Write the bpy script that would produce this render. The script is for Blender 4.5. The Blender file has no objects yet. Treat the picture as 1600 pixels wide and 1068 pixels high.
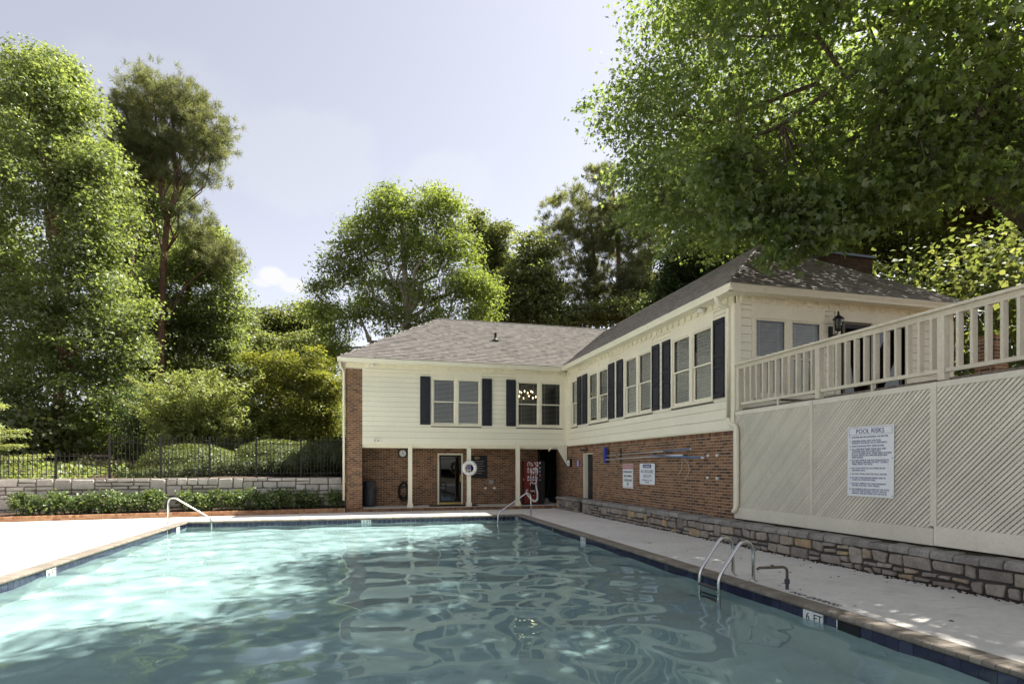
import bpy, math, random
import numpy as np
from mathutils import Vector, Matrix

rng = np.random.default_rng(7)
rnd = random.Random(7)
SC = bpy.context.scene
COL = SC.collection
R = math.radians

# ------------------------------------------------------------------ camera, sky, sun, exposure
cam_d = bpy.data.cameras.new('camera')
cam = bpy.data.objects.new('camera', cam_d)
COL.objects.link(cam)
cam.location = (0, 0, 1.65)
cam.rotation_euler = (R(90), 0, R(-14.592))
cam_d.sensor_width = 36
cam_d.lens = 895 * 36 / 1600
cam_d.shift_y = (728 - 534) / 1600
cam_d.clip_end = 3000
SC.camera = cam

TO_SUN = Vector((.587, .2, 1)).normalized()
sun_el = math.asin(TO_SUN.z)
sun_az = math.atan2(TO_SUN.x, TO_SUN.y)
sd = bpy.data.lights.new('sun', 'SUN')
sd.energy = 5.0
sd.angle = R(.53)
sd.color = (1, .95, .86)
sd.cycles.is_caustics_light = True
sun = bpy.data.objects.new('sun', sd)
COL.objects.link(sun)
sun.rotation_euler = TO_SUN.to_track_quat('Z', 'Y').to_euler()

world = bpy.data.worlds.new('World')
SC.world = world
world.use_nodes = True
wn = world.node_tree
wn.nodes.clear()


def wnode(t, **kw):
    n = wn.nodes.new(t)
    for k, v in kw.items():
        setattr(n, k, v)
    return n


sky = wnode('ShaderNodeTexSky', sky_type='NISHITA', sun_disc=False, sun_elevation=sun_el, sun_rotation=sun_az,
            altitude=300, air_density=1.0, dust_density=1.6, ozone_density=1.0)
hsv = wnode('ShaderNodeHueSaturation')
hsv.inputs['Saturation'].default_value = .36
hsv.inputs['Value'].default_value = 1.0
wn.links.new(sky.outputs[0], hsv.inputs['Color'])
warm = wnode('ShaderNodeMix', data_type='RGBA', blend_type='MULTIPLY')
warm.inputs[0].default_value = 1
warm.inputs[7].default_value = (1.03, 1.0, 1.03, 1)
wn.links.new(hsv.outputs[0], warm.inputs[6])
# clouds: small fair-weather puffs, placed by direction with noise edges
tc = wnode('ShaderNodeTexCoord')
nz = wnode('ShaderNodeTexNoise')
nz.inputs['Scale'].default_value = 9
nz.inputs['Detail'].default_value = 7
nz.inputs['Roughness'].default_value = .6
wn.links.new(tc.outputs['Generated'], nz.inputs['Vector'])
prev = None


def sky_dir(x, y, z):
    return Vector((x, y, z)).normalized()


for (d, r, st) in ((sky_dir(-.152, 1.072, .333), .030, 1.0), (sky_dir(-.120, 1.07, .318), .026, .95), (sky_dir(-.17, 1.07, .318), .016, .8), (sky_dir(.152, .996, .445), .032, .7),
                   (sky_dir(-.1, 1.06, .20), .05, .7), (sky_dir(-.10, 1.07, .53), .13, .16), (sky_dir(.14, 1.0, .50), .09, .2), (sky_dir(-.32, 1.09, .62), .12, .1), (sky_dir(-.5, .4, .3), .16, .9), (sky_dir(.3, -1, .35), .2, .9), (sky_dir(-1, -.4, .4), .2, .9)):
    dt = wnode('ShaderNodeVectorMath', operation='DISTANCE')
    sc_ = wnode('ShaderNodeVectorMath', operation='SUBTRACT')
    sc_.inputs[1].default_value = d
    wn.links.new(tc.outputs['Generated'], sc_.inputs[0])
    ml = wnode('ShaderNodeVectorMath', operation='MULTIPLY')
    ml.inputs[1].default_value = (1, 1, 1.7)
    wn.links.new(sc_.outputs[0], ml.inputs[0])
    wn.links.new(ml.outputs[0], dt.inputs[0])
    dt.inputs[1].default_value = (0, 0, 0)
    a = wnode('ShaderNodeMath', operation='MULTIPLY_ADD')
    wn.links.new(nz.outputs[0], a.inputs[0])
    a.inputs[1].default_value = -1.6 * r
    wn.links.new(dt.outputs['Value'], a.inputs[2])
    mr = wnode('ShaderNodeMapRange', interpolation_type='SMOOTHSTEP')
    mr.inputs['From Min'].default_value = -.15 * r
    mr.inputs['From Max'].default_value = .2 * r
    mr.inputs['To Min'].default_value = st
    mr.inputs['To Max'].default_value = 0
    wn.links.new(a.outputs[0], mr.inputs[0])
    if prev is None:
        prev = mr.outputs[0]
    else:
        mx = wnode('ShaderNodeMath', operation='MAXIMUM')
        wn.links.new(prev, mx.inputs[0])
        wn.links.new(mr.outputs[0], mx.inputs[1])
        prev = mx.outputs[0]
cm = wnode('ShaderNodeMix', data_type='RGBA')
cm.inputs[7].default_value = (4.7, 4.7, 4.75, 1)
wn.links.new(prev, cm.inputs[0])
wn.links.new(warm.outputs[2], cm.inputs[6])
bg = wnode('ShaderNodeBackground')
bg.inputs['Strength'].default_value = .071
wn.links.new(cm.outputs[2], bg.inputs[0])
wo = wnode('ShaderNodeOutputWorld')
wn.links.new(bg.outputs[0], wo.inputs[0])

vs = SC.view_settings
vs.view_transform = 'Standard'
vs.look = 'None'
vs.gamma = 1
vs.exposure = 1.55
vs.use_curve_mapping = False
cy = SC.cycles
cy.max_bounces = 10
cy.diffuse_bounces = 6
cy.glossy_bounces = 4
cy.transmission_bounces = 4
cy.transparent_max_bounces = 12
cy.sample_clamp_indirect = 8
cy.use_denoising = True
cy.caustics_reflective = False

# ------------------------------------------------------------------ materials
MATS = {}


def nodes_of(m):
    m.use_nodes = True
    nt = m.node_tree
    nt.nodes.clear()
    out = nt.nodes.new('ShaderNodeOutputMaterial')
    return nt, out


def N(nt, t, **kw):
    n = nt.nodes.new(t)
    for k, v in kw.items():
        setattr(n, k, v)
    return n


def rand_value(nt):
    """a number that differs from island to island and from object to object"""
    g = N(nt, 'ShaderNodeNewGeometry')
    o = N(nt, 'ShaderNodeObjectInfo')
    a = N(nt, 'ShaderNodeMath', operation='ADD')
    nt.links.new(g.outputs['Random Per Island'], a.inputs[0])
    nt.links.new(o.outputs['Random'], a.inputs[1])
    f = N(nt, 'ShaderNodeMath', operation='FRACT')
    nt.links.new(a.outputs[0], f.inputs[0])
    return f.outputs[0]


def ramp(nt, src, stops, interp='LINEAR'):
    r = N(nt, 'ShaderNodeValToRGB')
    r.color_ramp.interpolation = interp
    el = r.color_ramp.elements
    while len(el) < len(stops):
        el.new(.5)
    for e, (p, c) in zip(el, stops):
        e.position = p
        e.color = (*c, 1)
    nt.links.new(src, r.inputs[0])
    return r.outputs[0]


def noise(nt, scale, detail=4, rough=.55, vec=None, stretch=None):
    g = N(nt, 'ShaderNodeNewGeometry')
    src = g.outputs['Position'] if vec is None else vec
    if stretch:
        m = N(nt, 'ShaderNodeVectorMath', operation='MULTIPLY')
        m.inputs[1].default_value = stretch
        nt.links.new(src, m.inputs[0])
        src = m.outputs[0]
    n = N(nt, 'ShaderNodeTexNoise')
    n.inputs['Scale'].default_value = scale
    n.inputs['Detail'].default_value = detail
    n.inputs['Roughness'].default_value = rough
    nt.links.new(src, n.inputs['Vector'])
    return n.outputs[0]


def mixc(nt, fac, a, b, blend='MIX'):
    m = N(nt, 'ShaderNodeMix', data_type='RGBA', blend_type=blend)
    for s, v in ((0, fac), (6, a), (7, b)):
        if isinstance(v, (int, float)):
            m.inputs[s].default_value = v
        elif isinstance(v, tuple):
            m.inputs[s].default_value = (*v, 1)
        else:
            nt.links.new(v, m.inputs[s])
    return m.outputs[2]


def maprange(nt, src, a, b, c, d):
    m = N(nt, 'ShaderNodeMapRange')
    for i, v in enumerate((a, b, c, d)):
        m.inputs[i + 1].default_value = v
    nt.links.new(src, m.inputs[0])
    return m.outputs[0]


def mat(name, col, rough=.6, island=0, stops=None, n1=(3, .15), n2=None, bump=None, metallic=0, dirt=None, spec=.4, stretch=None):
    """painted / mineral surface: base colour, piece to piece variation, two scales of noise, stains, fine relief"""
    m = bpy.data.materials.new(name)
    nt, out = nodes_of(m)
    p = N(nt, 'ShaderNodeBsdfPrincipled')
    p.inputs['Roughness'].default_value = rough
    p.inputs['Metallic'].default_value = metallic
    p.inputs['Specular IOR Level'].default_value = spec
    if stops:
        c = ramp(nt, rand_value(nt), stops)
    else:
        c = mixc(nt, 0., col, col)
        if island:
            k = maprange(nt, rand_value(nt), 0, 1, 1 - island, 1 + island)
            c = mixc(nt, 1., c, k, 'MULTIPLY')
    for nn in (n1, n2):
        if nn:
            k = maprange(nt, noise(nt, nn[0], 5, .6, stretch=stretch), .25, .75, 1 - nn[1], 1 + nn[1])
            c = mixc(nt, 1., c, k, 'MULTIPLY')
    if dirt:
        sc_, lo, hi, dc, amt = dirt[:5]
        st = dirt[5] if len(dirt) > 5 else None
        f = maprange(nt, noise(nt, sc_, 6, .65, stretch=st), lo, hi, 0, amt)
        c = mixc(nt, f, c, dc)
    nt.links.new(c, p.inputs['Base Color'])
    if bump:
        b = N(nt, 'ShaderNodeBump')
        b.inputs['Strength'].default_value = bump[1]
        b.inputs['Distance'].default_value = bump[2] if len(bump) > 2 else .01
        nt.links.new(noise(nt, bump[0], 6, .6), b.inputs['Height'])
        nt.links.new(b.outputs[0], p.inputs['Normal'])
    nt.links.new(p.outputs[0], out.inputs[0])
    MATS[name] = m
    return m


def leaf_mat(name, stops, trans=.4, gloss=.06, big=(.35, .35), tint=(1.0, .95, .55)):
    m = bpy.data.materials.new(name)
    nt, out = nodes_of(m)
    c = ramp(nt, rand_value(nt), stops)
    k = maprange(nt, noise(nt, big[0], 3), .3, .7, 1 - big[1], 1 + big[1])
    c = mixc(nt, 1., c, k, 'MULTIPLY')
    k2 = maprange(nt, noise(nt, big[0] * 4.5, 3), .3, .7, .72, 1.25)
    c = mixc(nt, 1., c, k2, 'MULTIPLY')
    d = N(nt, 'ShaderNodeBsdfDiffuse')
    nt.links.new(c, d.inputs[0])
    t = N(nt, 'ShaderNodeBsdfTranslucent')
    tcx = mixc(nt, 1., c, tuple(2.4 * v for v in tint), 'MULTIPLY')
    nt.links.new(tcx, t.inputs[0])
    a = N(nt, 'ShaderNodeMixShader')
    a.inputs[0].default_value = trans
    nt.links.new(d.outputs[0], a.inputs[1])
    nt.links.new(t.outputs[0], a.inputs[2])
    g = N(nt, 'ShaderNodeBsdfGlossy')
    g.inputs['Roughness'].default_value = .48
    g.inputs['Color'].default_value = (.9, .95, .9, 1)
    b = N(nt, 'ShaderNodeMixShader')
    b.inputs[0].default_value = gloss * .45
    nt.links.new(a.outputs[0], b.inputs[1])
    nt.links.new(g.outputs[0], b.inputs[2])
    nt.links.new(b.outputs[0], out.inputs[0])
    MATS[name] = m
    return m


def glass_mat(name, tint=(.82, .86, .84), ior=1.5, rough=0., base=.02):
    m = bpy.data.materials.new(name)
    nt, out = nodes_of(m)
    fr = N(nt, 'ShaderNodeFresnel')
    fr.inputs['IOR'].default_value = ior
    ad = N(nt, 'ShaderNodeMath', operation='ADD', use_clamp=True)
    ad.inputs[1].default_value = base
    nt.links.new(fr.outputs[0], ad.inputs[0])
    tr = N(nt, 'ShaderNodeBsdfTransparent')
    tr.inputs[0].default_value = (*tint, 1)
    gl = N(nt, 'ShaderNodeBsdfGlossy')
    gl.inputs['Roughness'].default_value = rough
    mx = N(nt, 'ShaderNodeMixShader')
    nt.links.new(ad.outputs[0], mx.inputs[0])
    nt.links.new(tr.outputs[0], mx.inputs[1])
    nt.links.new(gl.outputs[0], mx.inputs[2])
    nt.links.new(mx.outputs[0], out.inputs[0])
    MATS[name] = m
    return m


def emit_mat(name, col, s):
    m = bpy.data.materials.new(name)
    nt, out = nodes_of(m)
    e = N(nt, 'ShaderNodeEmission')
    e.inputs[0].default_value = (*col, 1)
    e.inputs[1].default_value = s
    nt.links.new(e.outputs[0], out.inputs[0])
    MATS[name] = m
    return m


brick_stops = [(0, (.072, .039, .024)), (.2, (.13, .062, .032)), (.5, (.195, .092, .045)), (.75, (.23, .11, .053)), (.92, (.262, .14, .07)), (1, (.105, .06, .042))]
mat('brick', None, .85, stops=brick_stops, n1=(9, .2), n2=(45, .18), bump=(70, .35, .004))
mat('chimney_brick_shaded', None, .9, stops=[(0, (.05, .03, .022)), (1, (.10, .058, .04))], n1=(6, .2), n2=(40, .2))  # brick darkened to carry shadow on the chimney, and its brown boarding
mat('mortar', (.46, .375, .275), .9, n1=(5, .2), bump=(90, .3, .003))
mat('curb_brick', None, .85, stops=[(0, (.25, .11, .055)), (.5, (.36, .18, .09)), (1, (.43, .25, .13))], n1=(6, .2), n2=(40, .2), bump=(60, .3, .004))
mat('siding', (.84, .79, .625), .5, island=.035, n1=(1.2, .035), n2=(14, .04), dirt=(2.4, .6, .85, (.40, .36, .24), .38, (.6, .6, 2.6)), bump=(60, .08, .003))
mat('trim', (.82, .765, .60), .45, island=.03, n1=(2, .06), n2=(20, .05), dirt=(4, .6, .82, (.36, .3, .19), .5), bump=(50, .06, .002))
mat('lattice_paint', (.68, .635, .52), .6, island=.07, n1=(1.5, .1), n2=(25, .08), dirt=(3, .6, .85, (.28, .24, .16), .45))
mat('rail_paint', (.60, .545, .42), .55, island=.06, n1=(2, .1), n2=(30, .1), dirt=(7, .55, .85, (.25, .21, .14), .55, (1, 1, .35)), bump=(60, .15, .003))
mat('shutter_paint', (.017, .018, .026), .5, island=.1, n1=(5, .25), bump=(50, .1, .002))
mat('shingle', None, .95, stops=[(0, (.15, .136, .122)), (.25, (.20, .183, .165)), (.8, (.235, .218, .198)), (1, (.26, .241, .222))], n1=(.8, .06), n2=(120, .18), bump=(160, .5, .004))
mat('concrete', (.66, .63, .59), .9, n1=(.7, .08), n2=(9, .10), dirt=(1.7, .52, .8, (.36, .33, .29), .55), bump=(60, .25, .004))
mat('coping', None, .75, stops=[(0, (.17, .145, .115)), (.5, (.21, .18, .145)), (1, (.25, .215, .175))], n1=(4, .15), n2=(60, .2), bump=(80, .3, .003))
mat('plaster', (.535, .56, .55), .8, n1=(.6, .10), n2=(2.6, .10), dirt=(.9, .55, .8, (.33, .35, .32), .4), stretch=(.6, 1.6, 1))  # stretched mottling imitates soft swirls of sunlight, mixed with plaster stains
mat('tile', None, .12, stops=[(0, (.012, .011, .035)), (.6, (.022, .02, .055)), (1, (.035, .04, .08))], n1=(12, .25), spec=.6)
mat('grout', (.42, .43, .44), .9, n1=(8, .15))
mat('white_tile', (.75, .75, .72), .2, n1=(8, .06))
mat('ink', (.012, .012, .015), .5, n1=(8, .1))
mat('blue_ink', (.045, .05, .19), .5, n1=(8, .1))
mat('red_ink', (.33, .02, .025), .5, n1=(8, .1))
mat('sign_white', (.78, .79, .80), .35, n1=(4, .04), dirt=(6, .6, .85, (.5, .48, .42), .4))
mat('stone', None, .9, stops=[(0, (.19, .168, .142)), (.35, (.26, .228, .19)), (.65, (.31, .272, .228)), (.88, (.33, .265, .192)), (1, (.39, .28, .155))], n1=(6, .3), n2=(30, .25), bump=(22, .9, .02))
mat('stone_cap', None, .9, stops=[(0, (.225, .205, .185)), (1, (.31, .29, .262))], n1=(5, .32), n2=(28, .25), bump=(18, .9, .02))
mat('stone_mortar', (.065, .058, .05), .95, n1=(8, .3), bump=(30, .6, .02))
mat('granite', None, .85, stops=[(0, (.42, .385, .335)), (.5, (.52, .475, .415)), (1, (.60, .56, .495))], n1=(3, .16), n2=(22, .16), bump=(20, .5, .015))
mat('granite_mortar', (.17, .145, .115), .95, n1=(8, .25), bump=(30, .6, .02))
mat('mulch', (.055, .032, .02), .95, n1=(6, .4), n2=(40, .5), bump=(40, 1, .03))
mat('soil', (.05, .045, .025), .95, n1=(1.5, .5), n2=(20, .4), bump=(10, .8, .04))
mat('bark', (.105, .078, .058), .95, n1=(2, .3), n2=(14, .35), bump=(16, .9, .03), stretch=(1, 1, .22))
mat('pine_bark', (.15, .085, .06), .95, n1=(2, .3), n2=(10, .4), bump=(14, .9, .03), stretch=(1, 1, .3))
mat('pale_bark', (.23, .20, .165), .9, n1=(2, .3), n2=(12, .35), bump=(16, .7, .02), stretch=(1, 1, .3))
mat('iron', (.016, .013, .011), .5, n1=(6, .3), metallic=.2)
mat('steel', (.62, .61, .58), .24, n1=(8, .08), metallic=1, dirt=(14, .6, .85, (.4, .36, .3), .4))
mat('alu', (.68, .69, .70), .4, n1=(8, .08), metallic=.8)
mat('old_pipe', (.14, .12, .085), .6, n1=(14, .4), metallic=.5)
mat('blue_plastic', (.035, .045, .30), .45, n1=(20, .2))
mat('blue_alu', (.11, .18, .32), .4, n1=(8, .1))
mat('grey_plastic', (.05, .052, .06), .5, n1=(4, .2))
mat('black', (.008, .008, .009), .5, n1=(6, .3))
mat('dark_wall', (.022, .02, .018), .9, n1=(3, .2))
mat('room', (.16, .14, .11), .9, n1=(3, .1))
mat('blind', (.86, .84, .74), .6, island=.05, n1=(5, .05))
mat('mat_rubber', (.012, .012, .013), .95, n1=(20, .3), bump=(90, .6, .004))
mat('red_panel', (.17, .014, .009), .3, n1=(4, .15), spec=.5)
mat('brass', (.55, .40, .14), .3, metallic=.9, n1=(8, .1))
mat('ring_white', (.76, .76, .74), .5, n1=(8, .06))
mat('violet', (.20, .14, .42), .5, n1=(12, .3))
mat('rope', (.50, .46, .40), .8, n1=(40, .2))
mat('lamp_white', (.78, .77, .72), .4, n1=(8, .05))
mat('grey_box', (.35, .35, .34), .5, n1=(8, .1))
mat('ridge', (.06, .055, .05), .9, n1=(5, .2))
mat('flashing', (.10, .11, .14), .4, metallic=.5, n1=(5, .2))
mat('deck_wood', (.17, .14, .115), .85, island=.15, n1=(2, .2), n2=(20, .2), stretch=(1, 6, 1))
mat('can_red', (.5, .05, .04), .3, n1=(8, .1))
mat('can_silver', (.5, .52, .56), .3, n1=(8, .1), metallic=.3)
mat('can_blue', (.16, .27, .36), .3, n1=(8, .1))
glass_mat('glass', (.93, .95, .94), base=.015)
glass_mat('dark_glass', (.25, .27, .27), base=.05)
emit_mat('bulb', (1, .78, .45), 4)

leaf_mat('maple_leaf', [(0, (.082, .125, .034)), (.5, (.112, .162, .046)), (.85, (.14, .19, .058)), (1, (.20, .225, .10))], .57, .09, (.35, .22))
leaf_mat('poplar_leaf', [(0, (.095, .132, .042)), (.5, (.130, .168, .058)), (1, (.175, .21, .074))], .54, .10, (.25, .22))
leaf_mat('zelkova_leaf', [(0, (.100, .140, .032)), (.5, (.130, .17, .042)), (1, (.165, .20, .058))], .52, .07, (.3, .22))
leaf_mat('oak_leaf', [(0, (.085, .110, .036)), (.5, (.118, .145, .050)), (1, (.155, .17, .065))], .48, .08, (.3, .3))
leaf_mat('pine_needle', [(0, (.095, .115, .052)), (.6, (.13, .148, .066)), (1, (.17, .168, .085))], .42, .06, (.3, .3))
leaf_mat('golden_leaf', [(0, (.10, .128, .024)), (.5, (.142, .165, .034)), (1, (.19, .19, .046))], .4, .05, (.8, .3), (1, .92, .45))
leaf_mat('feather_leaf', [(0, (.15, .185, .06)), (.5, (.19, .225, .08)), (1, (.23, .25, .10))], .42, .05, (.8, .2))
leaf_mat('hedge_leaf', [(0, (.080, .112, .026)), (.5, (.115, .145, .034)), (1, (.165, .18, .05))], .28, .10, (.8, .2))
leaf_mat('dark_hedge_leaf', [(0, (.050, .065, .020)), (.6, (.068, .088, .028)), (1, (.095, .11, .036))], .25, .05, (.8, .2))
leaf_mat('laurel_leaf', [(0, (.055, .090, .022)), (.6, (.085, .13, .032)), (1, (.15, .19, .055))], .28, .12, (1.5, .2))
leaf_mat('cypress_leaf', [(0, (.028, .050, .016)), (.6, (.044, .070, .024)), (1, (.060, .086, .030))], .22, .04, (.6, .3))
leaf_mat('brown_leaf', [(0, (.06, .045, .028)), (.3, (.085, .062, .036)), (.4, (.07, .10, .022)), (1, (.12, .155, .03))], .42, .04, (.8, .4), (1, 1, .4))
leaf_mat('bright_leaf', [(0, (.10, .135, .02)), (.6, (.14, .17, .028)), (1, (.17, .19, .036))], .55, .05, (.8, .25))


def water_mat():
    m = bpy.data.materials.new('water')
    nt, out = nodes_of(m)
    p = N(nt, 'ShaderNodeBsdfGlass')
    p.inputs['IOR'].default_value = 1.33
    p.inputs['Roughness'].default_value = 0
    p.inputs['Color'].default_value = (.785, .945, .958, 1)
    nt.links.new(p.outputs[0], out.inputs[0])
    MATS['water'] = m


water_mat()

# ------------------------------------------------------------------ object helpers
WPOS = {}


def link(o, parent, wloc):
    COL.objects.link(o)
    WPOS[o.name] = Vector(wloc)
    if parent is not None:
        o.parent = parent
        o.location = Vector(wloc) - WPOS[parent.name]
    else:
        o.location = wloc
    return o


def tag(o, label=None, cat=None, group=None, kind=None):
    if label:
        o['label'] = label
    if cat:
        o['category'] = cat
    if group:
        o['group'] = group
    if kind:
        o['kind'] = kind
    return o


def thing(name, label, cat, loc=(0, 0, 0), group=None):
    o = bpy.data.objects.new(name, None)
    o.empty_display_size = .2
    link(o, None, loc)
    return tag(o, label, cat, group)


def structure(name, loc=(0, 0, 0)):
    o = bpy.data.objects.new(name, None)
    link(o, None, loc)
    o['kind'] = 'structure'
    return o


def mesh_np(name, V, F, material, parent=None, loc=None, smooth=False, kind=None):
    """V (n,3) world coordinates, F list of (k,m) index arrays or list of polygons"""
    wl = Vector(loc) if loc is not None else (WPOS[parent.name] if parent is not None else Vector((0, 0, 0)))
    V = np.asarray(V, dtype=np.float32) - np.array(wl, dtype=np.float32)
    me = bpy.data.meshes.new(name)
    if isinstance(F, np.ndarray):
        F = [F]
    if F and isinstance(F[0], np.ndarray):
        loops = np.concatenate([f.ravel() for f in F]).astype(np.int32)
        tot = np.concatenate([np.full(len(f), f.shape[1]) for f in F]).astype(np.int32)
        start = np.concatenate([[0], np.cumsum(tot)[:-1]]).astype(np.int32)
        me.vertices.add(len(V))
        me.vertices.foreach_set('co', V.ravel())
        me.loops.add(len(loops))
        me.loops.foreach_set('vertex_index', loops)
        me.polygons.add(len(tot))
        me.polygons.foreach_set('loop_start', start)
        me.polygons.foreach_set('loop_total', tot)
        me.update(calc_edges=True)
    else:
        me.from_pydata([tuple(v) for v in V], [], [tuple(f) for f in F])
        me.update()
    if smooth:
        me.polygons.foreach_set('use_smooth', np.ones(len(me.polygons), dtype=bool))
    for mm in (material if isinstance(material, (list, tuple)) else [material]):
        me.materials.append(MATS[mm])
    o = bpy.data.objects.new(name, me)
    link(o, parent, wl)
    if kind:
        o['kind'] = kind
    return o


BOXF = ((0, 3, 2, 1), (4, 5, 6, 7), (0, 1, 5, 4), (1, 2, 6, 5), (2, 3, 7, 6), (3, 0, 4, 7))


class MB:
    def __init__(s):
        s.v = []
        s.f = []

    def hexa(s, p):
        b = len(s.v)
        s.v += [tuple(q) for q in p]
        s.f += [tuple(b + i for i in f) for f in BOXF]
        return s

    def box(s, x0, x1, y0, y1, z0, z1):
        return s.hexa([(x0, y0, z0), (x1, y0, z0), (x1, y1, z0), (x0, y1, z0), (x0, y0, z1), (x1, y0, z1), (x1, y1, z1), (x0, y1, z1)])

    def poly(s, pts):
        b = len(s.v)
        s.v += [tuple(p) for p in pts]
        s.f.append(tuple(range(b, b + len(pts))))
        return s

    def prism(s, prof, a, b):
        """profile points given as offset vectors, swept from point a to point b"""
        n = len(prof)
        k = len(s.v)
        a = Vector(a)
        b = Vector(b)
        s.v += [tuple(a + Vector(p)) for p in prof] + [tuple(b + Vector(p)) for p in prof]
        for i in range(n):
            j = (i + 1) % n
            s.f.append((k + i, k + j, k + n + j, k + n + i))
        s.f.append(tuple(k + i for i in reversed(range(n))))
        s.f.append(tuple(k + n + i for i in range(n)))
        return s

    def tube(s, pts, r, n=8, cap=True):
        pts = [Vector(p) for p in pts]
        rs = r if isinstance(r, (list, tuple)) else [r] * len(pts)
        k = len(s.v)
        up = None
        for i, p in enumerate(pts):
            t = (pts[min(i + 1, len(pts) - 1)] - pts[max(i - 1, 0)]).normalized()
            if up is None:
                up = Vector((0, 0, 1)) if abs(t.z) < .9 else Vector((1, 0, 0))
            up = (up - t * up.dot(t))
            if up.length < 1e-4:
                up = t.orthogonal()
            up.normalize()
            w = t.cross(up)
            for j in range(n):
                a = 2 * math.pi * j / n
                s.v.append(tuple(p + (up * math.cos(a) + w * math.sin(a)) * rs[i]))
        for i in range(len(pts) - 1):
            for j in range(n):
                j2 = (j + 1) % n
                s.f.append((k + i * n + j, k + i * n + j2, k + (i + 1) * n + j2, k + (i + 1) * n + j))
        if cap:
            s.f.append(tuple(k + j for j in reversed(range(n))))
            s.f.append(tuple(k + (len(pts) - 1) * n + j for j in range(n)))
        return s

    def lathe(s, c, prof, n=20, axis='z'):
        k = len(s.v)
        c = Vector(c)
        for (r, h) in prof:
            for j in range(n):
                a = 2 * math.pi * j / n
                ca, sa = r * math.cos(a), r * math.sin(a)
                d = {'z': (ca, sa, h), 'y': (ca, h, sa), 'x': (h, ca, sa)}[axis]
                s.v.append(tuple(c + Vector(d)))
        for i in range(len(prof) - 1):
            for j in range(n):
                j2 = (j + 1) % n
                s.f.append((k + i * n + j, k + i * n + j2, k + (i + 1) * n + j2, k + (i + 1) * n + j))
        s.f.append(tuple(k + j for j in reversed(range(n))))
        s.f.append(tuple(k + (len(prof) - 1) * n + j for j in range(n)))
        return s

    def torus(s, c, R0, r, n=32, m=12, axis='y'):
        k = len(s.v)
        c = Vector(c)
        for i in range(n):
            a = 2 * math.pi * i / n
            for j in range(m):
                b = 2 * math.pi * j / m
                q = R0 + r * math.cos(b)
                h = r * math.sin(b)
                d = {'y': (q * math.cos(a), h, q * math.sin(a)), 'z': (q * math.cos(a), q * math.sin(a), h), 'x': (h, q * math.cos(a), q * math.sin(a))}[axis]
                s.v.append(tuple(c + Vector(d)))
        for i in range(n):
            for j in range(m):
                i2, j2 = (i + 1) % n, (j + 1) % m
                s.f.append((k + i * m + j, k + i2 * m + j, k + i2 * m + j2, k + i * m + j2))
        return s

    def build(s, name, material, parent=None, loc=None, smooth=False, kind=None):
        return mesh_np(name, s.v, s.f, material, parent, loc, smooth, kind)


class Frame:
    """a wall: u runs along it, n stands out from it, z is up"""

    def __init__(s, o, U, Nn):
        s.o = Vector(o)
        s.U = Vector(U)
        s.N = Vector(Nn)

    def p(s, u, n, z):
        return tuple(s.o + s.U * u + s.N * n + Vector((0, 0, z)))

    def box(s, mb, u0, u1, n0, n1, z0, z1):
        return mb.hexa([s.p(u0, n1, z0), s.p(u1, n1, z0), s.p(u1, n0, z0), s.p(u0, n0, z0), s.p(u0, n1, z1), s.p(u1, n1, z1), s.p(u1, n0, z1), s.p(u0, n0, z1)])


def copy_obj(o, parent, wloc):
    c = o.copy()
    return link(c, parent, wloc)


def text(name, body, F, u, n, z, size, material, parent, align='LEFT', flat=None, sx=1):
    c = bpy.data.curves.new(name, 'FONT')
    c.body = body
    c.size = size
    c.align_x = align
    c.extrude = .0012
    c.space_line = .95
    c.resolution_u = 2
    tmp = bpy.data.objects.new(name + '_curve', c)
    me = bpy.data.meshes.new_from_object(tmp)
    bpy.data.objects.remove(tmp)
    bpy.data.curves.remove(c)
    me.materials.clear()
    me.materials.append(MATS[material])
    o = bpy.data.objects.new(name, me)
    if flat is None:
        M = Matrix((F.U, Vector((0, 0, 1)), F.N)).transposed()
        link(o, parent, F.p(u, n, z))
    else:
        M = Matrix(flat[1]).transposed()
        link(o, parent, flat[0])
    me.transform(M.to_4x4() @ Matrix.Diagonal((sx, 1, 1, 1)))
    return o


def arc_pts(a, b, c, n=6):
    """rounded corner: quadratic curve a-b-c"""
    a, b, c = Vector(a), Vector(b), Vector(c)
    return [tuple(a * (1 - t) ** 2 + b * 2 * t * (1 - t) + c * t * t) for t in [i / n for i in range(n + 1)]]


# ------------------------------------------------------------------ foliage helpers (numpy)
LEAF = {
    'simple': (np.array([(0, 0, 0), (.36, .42, .10), (0, 1, -.04), (-.36, .42, .10)]), np.array([(0, 1, 2, 3)])),
    'slim': (np.array([(0, 0, 0), (.17, .45, .05), (0, 1, -.06), (-.17, .45, .05)]), np.array([(0, 1, 2, 3)])),
    'lobed': (np.array([(0, 0, 0), (.26, .42, .06), (0, 1, -.10), (-.26, .42, .06), (.30, .18, .05), (.62, .62, -.06), (-.30, .18, .05), (-.62, .62, -.06)]),
              np.array([(0, 1, 2, 3), (0, 4, 5, 1), (0, 3, 7, 6)])),
}


def unit(a):
    return a / np.maximum(np.linalg.norm(a, axis=1, keepdims=True), 1e-6)


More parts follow.
